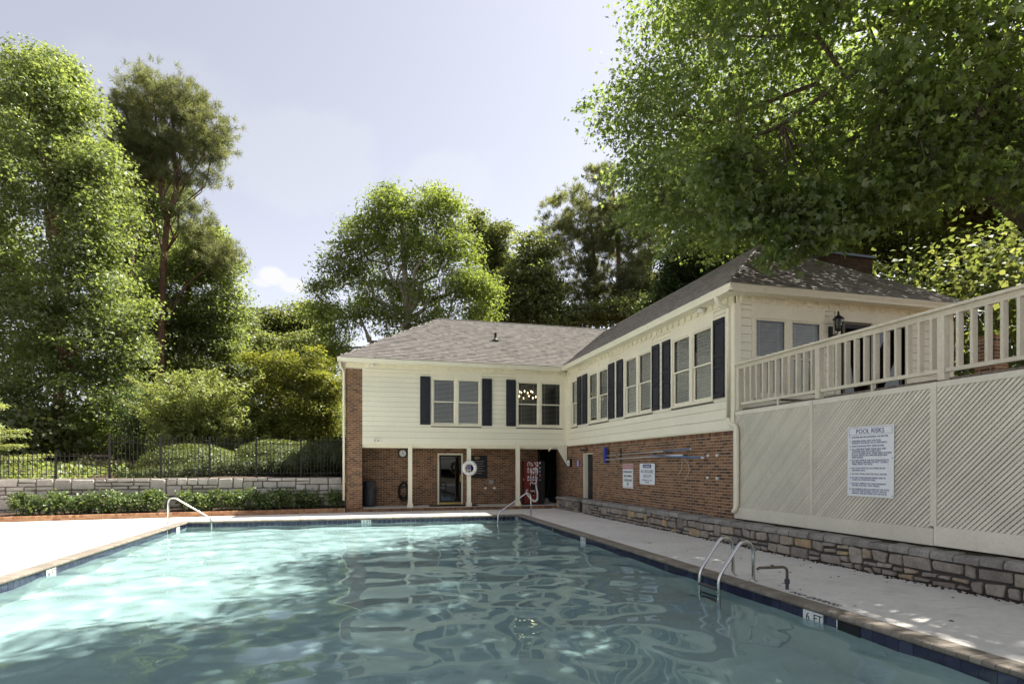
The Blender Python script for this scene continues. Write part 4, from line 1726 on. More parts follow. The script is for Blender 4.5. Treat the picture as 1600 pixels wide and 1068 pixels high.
# planter: brick edging, mulch
ca, cb = Vector((-15, 19.58, 0)), Vector((-.62, 21.285, 0))
Uc = (cb - ca).normalized()
FC = Frame(ca, Uc, Uc.cross(Vector((0, 0, 1))))
Lc = (cb - ca).length
cur = thing('brick_edging', 'low orange brick edging in front of the shrub bed', 'edging', (ca + cb) / 2)
FC.box(MB(), 0, Lc, -.10, -.004, 0, .148).build('mortar_core', 'mortar', cur)
n_ind = 0
u = 0
pt = None
jl = MB()
while u < Lc - .07:                                  # rowlock course on top, stretchers below
    if u > 4.6 and n_ind < 130:
        if pt is None:
            pt = FC.box(MB(), u, u + .083, -.11, .006, .078, .156).build('brick', 'curb_brick', cur, FC.p(u, 0, 0))
        else:
            copy_obj(pt, cur, FC.p(u, rnd.uniform(-.004, .004), rnd.uniform(-.004, .004)))
        n_ind += 1
    else:
        FC.box(jl, u, u + .083, -.11, .006, .078, .156)
    u += .092
u = 0
pt = None
while u < Lc - .1:
    if pt is None:
        pt = FC.box(MB(), u, u + .203, -.1, .004, .0, .0695).build('brick', 'curb_brick', cur, FC.p(u, 0, 0))
    else:
        copy_obj(pt, cur, FC.p(u, rnd.uniform(-.004, .004), 0))
    u += .2125
jl.build('brickwork', 'curb_brick', cur, kind='stuff')
pm = MB()
pm.hexa([(-15, 19.62, 0), (-.6, 21.32, 0), (-.6, 22.4, 0), (-15, 21.5, 0), (-15, 19.68, .11), (-.6, 21.38, .11), (-.6, 22.35, .2), (-15, 21.45, .2)])
o = pm.build('planting_bed', 'mulch')
o['kind'] = 'structure'

# iron fence on the retaining wall
wa, wb_ = Vector((-14.5, 21.45, 0)), Vector((-.62, 22.35, 0))
Uw = (wb_ - wa).normalized()
FI = Frame(wa + Vector((.03, .35, 0)), Uw, Uw.cross(Vector((0, 0, 1))))
Lw = (wb_ - wa).length
fence = thing('iron_fence', 'dark iron picket fence stepping up along the granite wall', 'fence', (wa + wb_) / 2 + Vector((0, .35, 1.27)))
FIX = lambda X: (X - FI.o.x) / Uw.x
ustep = FIX(-8.35 + .2) if False else FIX(-8.3)
# post spacing 1.5 m measured from the step
posts_i = [ustep + 1.52 * k for k in range(-4, 6)]


def picket(u, z0_, z1_, r, name='picket'):
    m_ = FI.box(MB(), u - r, u + r, -r, r, z0_, z1_)
    m_.hexa([FI.p(u - r * 1.7, r * 1.7, z1_ - .012), FI.p(u + r * 1.7, r * 1.7, z1_ - .012), FI.p(u + r * 1.7, -r * 1.7, z1_ - .012), FI.p(u - r * 1.7, -r * 1.7, z1_ - .012),
             FI.p(u - r * .2, r * .2, z1_ + .07), FI.p(u + r * .2, r * .2, z1_ + .07), FI.p(u + r * .2, -r * .2, z1_ + .07), FI.p(u - r * .2, -r * .2, z1_ + .07)])
    return m_.build(name, 'iron', fence, FI.p(u, 0, 0))


pk_lo = pk_hi = None
for k in range(-4, 5):
    u0 = posts_i[k + 4]
    hi = k >= 0
    top = 2.66 if hi else 2.05
    FI.box(MB(), u0 - .03, u0 + .03, -.03, .03, 1.2, top + .06).build('post', 'iron', fence)
    if u0 + 1.5 > Lw + .1:
        break
    for z in ((1.40, top - .22, top - .06) if not hi else (1.40, top - .2)):
        FI.box(MB(), u0 + .031, min(u0 + 1.489, Lw), -.012, .012, z - .011, z + .011).build('rail', 'iron', fence)
    np_ = 11 if not hi else 12
    for i in range(1, np_ + 1):
        u = u0 + 1.52 * i / (np_ + 1)
        if u > Lw - .05:
            continue
        if hi:
            if pk_hi is None:
                pk_hi = picket(u, 1.28, top, .0085)
            else:
                copy_obj(pk_hi, fence, FI.p(u, 0, 0))
        else:
            if pk_lo is None:
                pk_lo = picket(u, 1.28, top, .0085)
            else:
                copy_obj(pk_lo, fence, FI.p(u, 0, 0))
# ------------------------------------------------------------------ poolside fittings
def handrail(label, x0, sx):
    t = thing('pool_handrail', label, 'handrail', (x0, 18.3, 0), 'handrails at the corner steps')
    m_ = MB()
    y = 18.3
    m_.tube([(x0, y, -.02), (x0, y, .55)] + arc_pts((x0, y, .58), (x0 + sx * .0, y, .78), (x0 + sx * .19, y, .74), 7) + [(x0 + sx * .25, y, .70), (x0 + sx * 1.0, y, .20)]
            + arc_pts((x0 + sx * 1.02, y, .185), (x0 + sx * 1.12, y, .12), (x0 + sx * 1.13, y, -.02), 5) + [(x0 + sx * 1.13, y, -.6)], .024, 10)
    m_.build('rail_tube', 'steel', t, smooth=True)
    m_ = MB()
    m_.lathe((x0, y, 0), [(.055, 0.002), (.055, .012), (.03, .03)], 14)
    m_.build('flange', 'steel', t, smooth=True)
    return t


handrail('slanting steel handrail at the sunlit corner steps below the shrubs', -5.38, 1)
handrail('slanting steel handrail at the corner steps in front of the vending machine', 5.42, -1)
ld = thing('pool_ladder', 'two-rail steel pool ladder with dark treads at the shaded side', 'ladder', (5.40, 7.33, 0))
for y in (7.56, 7.09):
    m_ = MB()
    m_.tube([(5.43, y, -.02), (5.43, y, .36)] + arc_pts((5.43, y, .38), (5.42, y, .60), (5.24, y, .57), 8) + [(5.19, y, .53), (4.93, y, .18)] + arc_pts((4.92, y, .165), (4.86, y, .08), (4.86, y, -.02), 5) + [(4.86, y, -.9)], .024, 10)
    m_.build('rail_tube', 'steel', ld, smooth=True)
    m_ = MB()
    m_.lathe((5.43, y, 0), [(.055, .002), (.055, .012), (.03, .03)], 14)
    m_.build('flange', 'steel', ld, smooth=True)
for z in (-.09, -.34, -.6):
    MB().box(4.82, 4.90, 7.11, 7.54, z - .015, z + .012).build('tread', 'grey_plastic', ld)
sp_ = thing('fill_spout', 'bent brown fill pipe standing on the deck near the ladder', 'spout', (5.51, 6.51, 0))
m_ = MB()
m_.tube([(5.51, 6.51, .12), (5.51, 6.51, .22)] + arc_pts((5.51, 6.51, .23), (5.51, 6.51, .30), (5.44, 6.52, .30), 5) + [(5.12, 6.57, .295), (5.09, 6.575, .275)], .019, 9)
m_.build('pipe', 'old_pipe', sp_, smooth=True)
m_ = MB()
m_.lathe((5.51, 6.51, .0), [(.022, 0), (.022, .07), (.032, .075), (.034, .10), (.034, .13), (.024, .145)], 8)
m_.tube([(5.51, 6.51, .10), (5.47, 6.47, .11)], .012, 6)
m_.build('valve', 'grey_plastic', sp_)
m_ = MB()
m_.lathe((5.30, 6.54, .318), [(.018, 0), (.026, .004), (.016, .016)], 8)
m_.build('clip', 'old_pipe', sp_)

# ------------------------------------------------------------------ signs
FWs = Frame((W, D, 0), (0, -1, 0), (-1, 0, 0))


def rounded(F, u0, u1, z0, z1, n0, n1, r):
    m_ = MB()
    pts = []
    for cu, cz, a0 in ((u1 - r, z1 - r, 0), (u0 + r, z1 - r, 90), (u0 + r, z0 + r, 180), (u1 - r, z0 + r, 270)):
        for k in range(4):
            a = R(a0 + 30 * k)
            pts.append((cu + r * math.cos(a), cz + r * math.sin(a)))
    n = len(pts)
    m_.v = [F.p(u, n0, z) for u, z in pts] + [F.p(u, n1, z) for u, z in pts]
    m_.f = [(i, (i + 1) % n, n + (i + 1) % n, n + i) for i in range(n)] + [tuple(range(n, 2 * n)), tuple(reversed(range(n)))]
    return m_


def bar(F, u0, u1, z0, z1, n, material, parent, name='rule'):
    F.box(MB(), u0, u1, n, n + .0015, z0, z1).build(name, material, parent)


FS_keep = FS
FS = Frame(FS.o + FS.N * .013, FS.U, FS.N)
s1 = thing('pool_rules_sign', 'large white POOL RISKS sign with blue lettering on the lattice', 'sign', FS.p(3.48, .02, 1.72))
u0, u1, z0, z1 = 3.05, 3.915, 1.16, 2.295
FS.box(MB(), u0, u1, .012, .016, z0 + .585, z1).build('board', 'sign_white', s1)
FS.box(MB(), u0 - .005, u1 - .005, .012, .017, z0, z0 + .60).build('lower_board', 'sign_white', s1)
n_ = .0185
for a in ((u0 + .03, u1 - .03, z1 - .022, z1 - .018), (u0 + .03, u1 - .03, z1 - .132, z1 - .128), (u0 + .03, u0 + .034, z1 - .132, z1 - .018), (u1 - .034, u1 - .03, z1 - .132, z1 - .018)):
    bar(FS, *a, n_ - .002, 'blue_ink', s1)
text('lettering', 'POOL RISKS', FS, (u0 + u1) / 2, n_, z1 - .112, .105, 'blue_ink', s1, 'CENTER', sx=.95)
LN = [('1.', 'SHOWER BEFORE ENTERING THE WATER.', .172), ('2.', 'CHILDREN SHALL NOT USE POOL', .232), ('', 'WITHOUT AN ADULT IN ATTENDANCE.', .267), ('3.', 'ADULTS SHOULD NOT SWIM ALONE.', .318),
      ('4.', 'ALL CHILDREN THREE YEARS OLD AND', .366), ('', 'YOUNGER AND ANY CHILD NOT', .400), ('', 'POTTY-TRAINED MUST WEAR SNUG FITTING', .434), ('', 'PLASTIC PANTS OR A WATER RESISTANT', .468), ('', 'SWIM DIAPER.', .502),
      ('5.', 'DO NOT SWIM IF THE SUCTION OUTLETS', .548), ('', 'ARE MISSING, BROKEN, OR NOT CLEARLY', .580), ('', 'VISIBLE FROM THE DECK.', .612), ('6.', 'NO GLASS ARTICLES ALLOWED IN OR', .676), ('', 'AROUND POOL.', .712),
      ('7.', 'DO NOT SWALLOW THE POOL WATER.', .772), ('8.', 'DO NOT DIVE UNLESS DIVING AREA IS', .832), ('', 'CLEAR OF OTHER BATHERS.', .866), ('9.', 'DO NOT SWIM IF YOU HAD DIARRHEA', .926), ('', 'WITHIN THE PAST TWO WEEKS.', .960),
      ('10.', 'NO ANIMALS ARE ALLOWED IN THE POOL', 1.018), ('', 'OR POOL ENCLOSURE, EXCEPT SERVICE', 1.052), ('', 'ANIMALS ARE ALLOWED ON THE DECK.', 1.086)]
for nn, tx, dz in LN:
    if nn:
        text('lettering', nn, FS, u0 + .07, n_, z1 - dz - .012, .032, 'blue_ink', s1, 'RIGHT')
    text('lettering', tx, FS, u0 + .085, n_, z1 - dz - .012, .0385, 'blue_ink', s1, sx=.94)
for u, z in ((u0 + .04, z1 - .15), (u1 - .03, z0 + .62), (u1 - .03, z0 + .03)):
    m_ = MB()
    m_.lathe(FS.p(u, .017, z), [(.008, 0), (.006, -.004)], 8, 'x')
    m_.build('screw', 'iron', s1)

FS = FS_keep
s2 = thing('warning_sign', 'tall narrow red-headed WARNING sign on the brick wall', 'sign', FWs.p(5.4, .02, 1.35))
u0, u1, z0, z1 = 5.02, 5.74, .98, 1.72
rounded(FWs, u0, u1, z0, z1, .0, .006, .02).build('board', 'sign_white', s2)
for a in ((u0 + .012, u1 - .012, z1 - .018, z1 - .010), (u0 + .012, u1 - .012, z0 + .035, z0 + .043), (u0 + .012, u0 + .02, z0 + .035, z1 - .010), (u1 - .02, u1 - .012, z0 + .035, z1 - .010)):
    bar(FWs, *a, .006, 'red_ink', s2)
bar(FWs, u0 + .03, u1 - .03, z1 - .155, z1 - .03, .006, 'red_ink', s2, 'header')
text('lettering', 'WARNING', FWs, (u0 + u1) / 2, .009, z1 - .13, .115, 'sign_white', s2, 'CENTER', sx=1.15)
for tx, dz, sz in (('NO LIFEGUARD ON DUTY', .275, .10), ('ADULT SWIMMING', .405, .10), ('CHILDREN UNDER', .53, .10)):
    text('lettering', tx, FWs, (u0 + u1) / 2, .008, z1 - dz, sz, 'ink', s2, 'CENTER', sx={20: .50, 14: .64, 8: .7}.get(len(tx), .64))
for k_, tx in enumerate(('14 MUST', 'BE WITH', 'ADULT')):
    text('lettering', tx, FWs, (u0 + u1) / 2, .008, z1 - .587 - .037 * k_, .038, 'ink', s2, 'CENTER')
s3 = thing('lifeguard_sign', 'square white NO LIFEGUARD ON DUTY sign on the brick wall', 'sign', FWs.p(6.6, .02, 1.43))
u0, u1, z0, z1 = 6.16, 7.06, 1.13, 1.73
rounded(FWs, u0, u1, z0, z1, .0, .006, .04).build('board', 'sign_white', s3)
rounded(FWs, u0 + .2, u1 - .2, z1 - .13, z1 - .025, .006, .0075, .03).build('header', 'blue_ink', s3)
text('lettering', 'WARNING', FWs, (u0 + u1) / 2, .0085, z1 - .112, .085, 'sign_white', s3, 'CENTER', sx=.95)
text('lettering', 'NO LIFEGUARD', FWs, (u0 + u1) / 2, .0072, z1 - .275, .135, 'blue_ink', s3, 'CENTER', sx=.78)
text('lettering', 'ON', FWs, (u0 + u1) / 2 - .055, .0072, z1 - .41, .135, 'blue_ink', s3, 'RIGHT', sx=.8)
text('lettering', 'DUTY', FWs, (u0 + u1) / 2 - .02, .0072, z1 - .41, .135, 'blue_ink', s3, sx=.8)
text('lettering', 'SWIMMING IS AT YOUR', FWs, (u0 + u1) / 2, .0072, z1 - .495, .055, 'blue_ink', s3, 'CENTER')
text('lettering', 'OWN RISK', FWs, (u0 + u1) / 2, .0072, z1 - .553, .055, 'blue_ink', s3, 'CENTER')
# small fittings on the brick wall
eb = thing('call_box', 'small black framed call box on brick by the passage', 'call box', FWs.p(.28, 0, 1.77))
rounded(FWs, .06, .50, 1.62, 1.93, .004, .06, .03).build('case', 'black', eb)
rounded(FWs, .11, .40, 1.66, 1.89, .0605, .068, .02).build('face', 'sign_white', eb)
bar(FWs, .22, .36, 1.74, 1.77, .069, 'ink', eb, 'handset')
bs = thing('notice_plate', 'little blue and white notice plate on brick near the side door', 'sign', FWs.p(1.17, 0, 1.77))
rounded(FWs, 1.05, 1.29, 1.63, 1.90, .004, .010, .05).build('plate', 'violet', bs)
for z in (1.70, 1.765, 1.83):
    bar(FWs, 1.10, 1.24, z - .018, z + .014, .0105, 'sign_white', bs, 'panel')
wlk = thing('wall_light', 'flat black bracket light high on brick beside the side door', 'light', FWs.p(1.95, 0, 2.25))
m_ = MB()
m_.tube([FWs.p(2.02, .03, 2.40), FWs.p(2.02, .03, 2.26)], .012, 6)
m_.build('stem', 'iron', wlk)
m_ = MB()
m_.hexa([FWs.p(1.72, .0, 2.21), FWs.p(2.18, .0, 2.21), FWs.p(2.1, .2, 2.22), FWs.p(1.8, .2, 2.22), FWs.p(1.75, .0, 2.27), FWs.p(2.15, .0, 2.27), FWs.p(2.06, .16, 2.25), FWs.p(1.84, .16, 2.25)])
m_.build('shade', 'iron', wlk)
for u, z in ((9.62, 1.90), (9.98, 1.90), (9.60, 1.38), (9.98, 1.37)):
    m_ = MB()
    m_.lathe(FWs.p(u, .0, z), [(.03, .02), (.034, -.03), (.02, -.04)], 8, 'x')
    m_.build('pipe_stub', 'lamp_white', house)
# poles on their hooks
hk = thing('pole_rack', 'dark vertical rack bracket holding the pool poles on the brick wall', 'rack', FWs.p(4.87, 0, 1.97))
FWs.box(MB(), 4.84, 4.90, .0, .03, 1.74, 2.21).build('upright', 'old_pipe', hk)
for z in (1.90, 2.02):
    m_ = MB()
    m_.tube([FWs.p(4.87, .02, z - .03), FWs.p(4.87, .14, z - .03), FWs.p(4.87, .15, z + .02)], .012, 6)
    m_.build('hook', 'old_pipe', hk)
br = thing('pool_brush', 'blue pool brush on a long slim aluminium pole, upper pole on the wall', 'brush', FWs.p(3.9, .1, 2.02))
m_ = MB()
m_.tube([FWs.p(4.0, .10, 1.995), FWs.p(6.9, .10, 2.045), FWs.p(9.05, .10, 2.075)], .015, 8)
m_.build('pole', 'alu', br, smooth=True)
m_ = MB()
m_.tube([FWs.p(7.7, .10, 2.056), FWs.p(9.0, .10, 2.0745)], .019, 8)
m_.build('outer_pole', 'blue_alu', br, smooth=True)
m_ = MB()
FWs.box(m_, 3.86, 3.99, .06, .14, 1.76, 2.28)
m_.build('brush_head', 'blue_plastic', br)
bm_ = MB()
for k in range(26):
    z = 1.775 + k * .0194
    FWs.box(bm_, 3.80, 3.858, .065, .135, z, z + .013)
bm_.build('bristles', 'blue_plastic', br, kind='stuff')
pp = thing('pool_pole', 'thick aluminium pool pole with bright blue end, lower pole on the wall', 'pole', FWs.p(6.5, .12, 1.9))
m_ = MB()
m_.tube([FWs.p(3.99, .14, 1.86), FWs.p(4.9, .14, 1.885), FWs.p(7.0, .13, 1.915), FWs.p(8.7, .12, 1.93)], .021, 8)
m_.build('pole', 'alu', pp, smooth=True)
m_ = MB()
m_.tube([FWs.p(7.0, .13, 1.945), FWs.p(8.3, .14, 1.90), FWs.p(9.52, .12, 1.855)], .022, 8)
m_.build('blue_pole', 'blue_alu', pp, smooth=True)
m_ = MB()
m_.tube([FWs.p(9.52, .12, 1.855), FWs.p(9.60, .12, 1.852)], .024, 8)
m_.build('grip', 'lamp_white', pp)
ne = thing('hanging_cord', 'thin pale cord looped down from the blue pole', 'cord', FWs.p(8.7, .1, 1.87))
m_ = MB()
m_.tube([FWs.p(8.62, .12, 1.91)] + arc_pts(FWs.p(8.6, .08, 1.8), FWs.p(8.55, .05, 1.5), FWs.p(8.35, .05, 1.42), 6), .006, 5)
m_.tube([FWs.p(8.68, .12, 1.90)] + arc_pts(FWs.p(8.8, .06, 1.75), FWs.p(9.0, .04, 1.55), FWs.p(8.66, .04, 1.31), 8), .006, 5)
m_.build('cord_loop', 'rope', ne)

# ------------------------------------------------------------------ things on the porch
tcn = thing('trash_can', 'round grey plastic trash can with dome lid beside the brick pier', 'trash can', (.26, 22.62, .105))
m_ = MB()
m_.lathe((.26, 22.62, .105), [(.20, 0), (.215, .03), (.245, .60), (.262, .61), (.262, .645), (.245, .65)], 22)
m_.build('bin', 'grey_plastic', tcn, smooth=False)
m_ = MB()
m_.lathe((.26, 22.62, .755), [(.262, 0), (.262, .05), (.235, .10), (.225, .30), (.19, .33), (.02, .345)], 22)
m_.build('lid', 'grey_plastic', tcn)
MB().box(.15, .36, 22.372, 22.39, .88, 1.04).build('flap', 'black', tcn)
for sx in (-1, 1):
    MB().box(.26 + sx * .25 - .02, .26 + sx * .25 + .02, 22.57, 22.67, .62, .70).build('handle', 'grey_plastic', tcn)
hs = thing('hose_coil', 'dark coiled hose hanging on the porch wall near the first post', 'hose', (1.55, 22.9, .9))
m_ = MB()
m_.torus((1.56, 22.95, .93), .10, .02, 14, 6, 'y')
m_.build('hanger', 'iron', hs)
gh = random.Random(4)
pts = []
for k in range(9):
    w_, h_ = gh.uniform(.16, .25), gh.uniform(.55, .82)
    for i in range(18):
        a = math.pi / 2 + 2 * math.pi * i / 18
        lowf = (1 - math.sin(a)) / 2
        pts.append((1.55 + w_ * math.cos(a) * (.75 + .25 * lowf) + gh.uniform(-.008, .008), 22.93 - .012 * k, 1.02 - h_ * lowf))
pts += [(1.75, 22.8, .2), (1.9, 22.7, .13), (2.1, 22.75, .125)]
m_ = MB()
m_.tube(pts, .014, 6)
m_.build('hose_loops', 'black', hs, smooth=True)
ck = thing('wall_clock', 'round white clock with black rim on the porch wall', 'clock', (1.52, 22.95, 2.16))
m_ = MB()
m_.torus((1.52, 22.955, 2.16), .155, .024, 30, 8, 'y')
m_.build('rim', 'black', ck, smooth=True)
m_ = MB()
m_.lathe((1.52, 22.96, 2.16), [(.15, 0), (.15, -.012)], 28, 'y')
m_.build('face', 'sign_white', ck)
FK = Frame((1.52, 22.948, 2.16), (1, 0, 0), (0, -1, 0))
for a, l, w_ in ((R(88), .10, .005), (R(-40), .07, .007)):
    m_ = MB()
    m_.tube([(1.52, 22.942, 2.16), (1.52 + l * math.cos(a), 22.942, 2.16 + l * math.sin(a))], w_, 4)
    m_.build('hand', 'ink', ck)
for k in range(12):
    a = k * math.pi / 6
    text('numeral', str(12 if k == 0 else k), FK, .118 * math.sin(a), .0005, .118 * math.cos(a) - .012, .035, 'ink', ck, 'CENTER')
nb = thing('notice_board', 'dark notice board with gold oval crest behind the life ring', 'notice board', (4.56, 22.95, 1.63))
FP.box(MB(), 4.10, 4.90, .008, .03, 1.2, 2.075).build('board', 'black', nb)
for a, b, c, d in ((4.08, 4.115, 1.18, 2.09), (4.885, 4.92, 1.18, 2.09), (4.116, 4.884, 1.18, 1.21), (4.116, 4.884, 2.06, 2.09)):
    FP.box(MB(), a, b, .007, .045, c, d).build('frame', 'black', nb)
m_ = MB()
m_.v = [FP.p(4.50 + .10 * math.cos(2 * math.pi * k / 20), .031, 1.99 + .05 * math.sin(2 * math.pi * k / 20)) for k in range(20)] + [FP.p(4.50 + .10 * math.cos(2 * math.pi * k / 20), .036, 1.99 + .05 * math.sin(2 * math.pi * k / 20)) for k in range(20)]
m_.f = [tuple(range(20, 40))] + [(i, (i + 1) % 20, 20 + (i + 1) % 20, 20 + i) for i in range(20)]
m_.build('crest', 'brass', nb)
m_ = MB()
m_.v = [FP.p(4.50 + .075 * math.cos(2 * math.pi * k / 20), .0365, 1.99 + .032 * math.sin(2 * math.pi * k / 20)) for k in range(20)]
m_.f = [tuple(range(20))]
m_.build('crest_field', 'grey_plastic', nb)
for k, (a, b) in enumerate(((4.30, 4.80), (4.34, 4.76), (4.30, 4.80), (4.38, 4.72), (4.30, 4.80), (4.34, 4.70))):
    FP.box(MB(), a, b, .030, .0315, 1.84 - k * .095, 1.855 - k * .095).build('text_line', 'grey_box', nb)
pb_ = thing('pay_phone_box', 'small grey metal box with hooded spout on the porch wall', 'box', (5.08, 22.95, 1.0))
FP.box(MB(), 4.99, 5.17, .004, .10, .96, 1.09).build('case', 'grey_box', pb_)
m_ = MB()
m_.hexa([FP.p(5.02, .10, .90), FP.p(5.10, .10, .90), FP.p(5.10, .004, .90), FP.p(5.02, .004, .90), FP.p(4.99, .13, .958), FP.p(5.16, .13, .958), FP.p(5.16, .004, .958), FP.p(4.99, .004, .958)])
m_.build('spout', 'grey_box', pb_)
lr = thing('life_ring', 'white life ring with rope hanging on the middle porch post', 'life ring', (3.915, D - .1, 1.58))
m_ = MB()
m_.torus((3.915, D - .105, 1.58), .222, .068, 40, 14, 'y')
m_.build('ring', 'ring_white', lr, smooth=True)
for a in (45, 135, 225, 315):
    m_ = MB()
    c = (3.915 + .222 * math.cos(R(a)), D - .105, 1.58 + .222 * math.sin(R(a)))
    t1 = (math.cos(R(a)), 0, math.sin(R(a)))
    t2 = (-math.sin(R(a)), 0, math.cos(R(a)))
    pts = [tuple(Vector(c) + Vector(t1) * (.073 * math.cos(q)) + Vector((0, 1, 0)) * (.073 * math.sin(q))) for q in np.linspace(0, 2 * math.pi, 14)]
    m_.tube(pts, .012, 5)
    m_.build('band', 'rope', lr, smooth=True)
m_ = MB()
for k in range(5):
    x = 3.86 + k * .027
    m_.tube([(x, D - .06, 1.72 - abs(k - 2) * .02)] + arc_pts((x - .012, D - .075, 1.60), (x, D - .08, 1.45 + abs(k - 2) * .02), (x + .014, D - .075, 1.60), 6), .011, 5)
m_.build('rope_bundle', 'violet', lr, smooth=True)
MB().box(3.89, 3.94, D - .10, D - .05, 1.43, 1.47).build('rope_end', 'red_ink', lr)
m_ = MB()
m_.tube([(3.915, D - .01, 1.80), (3.915, D - .09, 1.80), (3.915, D - .1, 1.83)], .012, 6)
m_.build('hook', 'iron', lr)
dm = thing('door_mat', 'long black rubber mat in front of the storm door', 'mat', (3.45, 22.25, .105))
MB().box(2.5, 4.38, 21.98, 22.72, .107, .122).build('pad', 'mat_rubber', dm)
m_ = MB()
for k in range(24):
    m_.box(2.53 + k * .0765, 2.565 + k * .0765, 22.0, 22.7, .1222, .127)
m_.build('ribs', 'mat_rubber', dm, kind='stuff')
sc = thing('security_camera', 'small white security camera under the front clapboards', 'camera', (.47, D - .08, 2.58))
m_ = MB()
m_.lathe((.44, D - .03, 2.59), [(.045, .02), (.045, -.03), (.03, -.04)], 12, 'y')
m_.build('mount', 'grey_box', sc)
m_ = MB()
m_.tube([(.44, D - .08, 2.59), (.46, D - .09, 2.585), (.66, D - .13, 2.60)], .032, 10)
m_.build('barrel', 'lamp_white', sc, smooth=False)
m_ = MB()
m_.lathe((.54, D - .115, 2.56), [(.03, 0), (.034, .02), (.03, .03)], 8)
m_.build('lens', 'black', sc)

# vending machine
vm = thing('vending_machine', 'red drinks vending machine with white script and eight bottle buttons', 'vending machine', (6.67, 22.5, .105))
vx0, vx1, vy0, vy1, vz0, vz1 = 6.185, 7.13, 22.12, 22.93, .13, 1.86
MB().box(vx0, vx1, vy0 + .05, vy1, vz0, vz1).build('cabinet', 'red_panel', vm)
FV = Frame((vx0, vy0 + .05, 0), (1, 0, 0), (0, -1, 0))
FV.box(MB(), .0, .075, .001, .05, vz0 + .03, vz1 - .01).build('door_edge', 'black', vm)
FV.box(MB(), .076, .665, .001, .05, vz0 + .03, vz1 - .01).build('front_panel', 'red_panel', vm)
FV.box(MB(), .666, .945, .001, .052, vz0 + .03, vz1 - .01).build('control_column', 'black', vm)
FV.box(MB(), .03, .92, .001, .03, vz0 - .02, vz0 + .028).build('plinth', 'black', vm)


def ribbon(name, pts, widths, material, n=.0515):
    """flat painted stroke of changing width on the machine front"""
    m_ = MB()
    P = [Vector((p[0], p[1], 0)) for p in pts]
    k = len(P)
    for i, p in enumerate(P):
        t = (P[min(i + 1, k - 1)] - P[max(i - 1, 0)]).normalized()
        s = Vector((-t.y, t.x, 0))
        for sg in (-1, 1):
            q = p + s * sg * widths[i] / 2
            m_.v.append(FV.p(q.x, n, q.y))
    m_.f = [(2 * i, 2 * i + 1, 2 * i + 3, 2 * i + 2) for i in range(k - 1)]
    m_.build(name, material, vm)


def spline(ctrl, n=8):
    out = []
    C_ = [ctrl[0]] + list(ctrl) + [ctrl[-1]]
    for i in range(1, len(C_) - 2):
        p0, p1, p2, p3 = [np.array(C_[j], float) for j in (i - 1, i, i + 1, i + 2)]
        for k in range(n):
            t = k / n
            out.append(tuple(.5 * (2 * p1 + (p2 - p0) * t + (2 * p0 - 5 * p1 + 4 * p2 - p3) * t * t + (3 * p1 - p0 - 3 * p2 + p3) * t ** 3)))
    out.append(tuple(map(float, ctrl[-1])))
    return out


def stroke(name, ctrl, w0, w1, material='sign_white', n=.0515):
    p = spline(ctrl)
    k = len(p)
    ribbon(name, p, [w0 + (w1 - w0) * math.sin(math.pi * min(1, i / (k - 1) * 1.0)) for i in range(k)], material, n)


Zm = lambda f: vz1 - .02 - f * (vz1 - vz0 - .05)       # fraction of the height from the top
stroke('script_ribbon', [(.63, Zm(.37)), (.60, Zm(.46)), (.57, Zm(.54)), (.60, Zm(.66)), (.64, Zm(.78)), (.63, Zm(.89)), (.55, Zm(.945)), (.44, Zm(.93)), (.32, Zm(.87)), (.22, Zm(.79)), (.17, Zm(.72)), (.20, Zm(.67)), (.26, Zm(.70))], .012, .085)
stroke('script_letter', [(.24, Zm(.12)), (.22, Zm(.06)), (.26, Zm(.02)), (.35, Zm(.03)), (.43, Zm(.08)), (.41, Zm(.105)), (.33, Zm(.08)), (.28, Zm(.04))], .016, .03)
stroke('script_letter', [(.50, Zm(.01)), (.54, Zm(.05)), (.60, Zm(.09)), (.655, Zm(.11)), (.65, Zm(.05)), (.60, Zm(.015)), (.56, Zm(.03))], .018, .034)
stroke('script_letter', [(.52, Zm(.26)), (.47, Zm(.30)), (.46, Zm(.24)), (.54, Zm(.15)), (.62, Zm(.17)), (.645, Zm(.24)), (.61, Zm(.31)), (.53, Zm(.31))], .016, .036)
stroke('script_letter', [(.33, Zm(.29)), (.36, Zm(.31)), (.40, Zm(.28)), (.38, Zm(.20)), (.33, Zm(.17))], .014, .028)
stroke('script_letter', [(.37, Zm(.58)), (.33, Zm(.54)), (.36, Zm(.50)), (.41, Zm(.495)), (.46, Zm(.53)), (.53, Zm(.52)), (.55, Zm(.48))], .014, .032)
stroke('script_letter', [(.36, Zm(.68)), (.38, Zm(.74)), (.44, Zm(.77)), (.42, Zm(.71)), (.48, Zm(.70)), (.53, Zm(.73))], .014, .036)
FV.box(MB(), .355, .53, .0505, .062, Zm(.68), Zm(.545)).build('coin_panel', 'black', vm)
FV.box(MB(), .37, .50, .0505, .062, Zm(.80), Zm(.72)).build('delivery_slot', 'black', vm)
FV.box(MB(), .455, .50, .0505, .0535, Zm(.815), Zm(.795)).build('badge', 'can_silver', vm)
cols = ['can_red', 'can_silver', 'can_red', 'can_silver', 'can_red', 'can_blue', 'can_blue', 'can_blue']
for k in range(8):
    u, zt_ = .245 + (k % 4) * .108, Zm(.145 + (k // 4) * .19)
    m_ = MB()
    prof = [(.014, 0), (.014, -.03), (.034, -.07), (.036, -.19), (.028, -.205)]
    m_.v = [FV.p(u + sx * w_, .0525 + .0, zt_ + h_) for sx in (-1, 1) for w_, h_ in prof]
    m_.f = [(i, i + 1, 6 + i, 5 + i) for i in range(4)]
    bt = m_.build('bottle_button', 'sign_white', vm)
    FV.box(MB(), u - .026, u + .026, .0528, .0545, zt_ - .165, zt_ - .085).build('bottle_label', cols[k], bt)
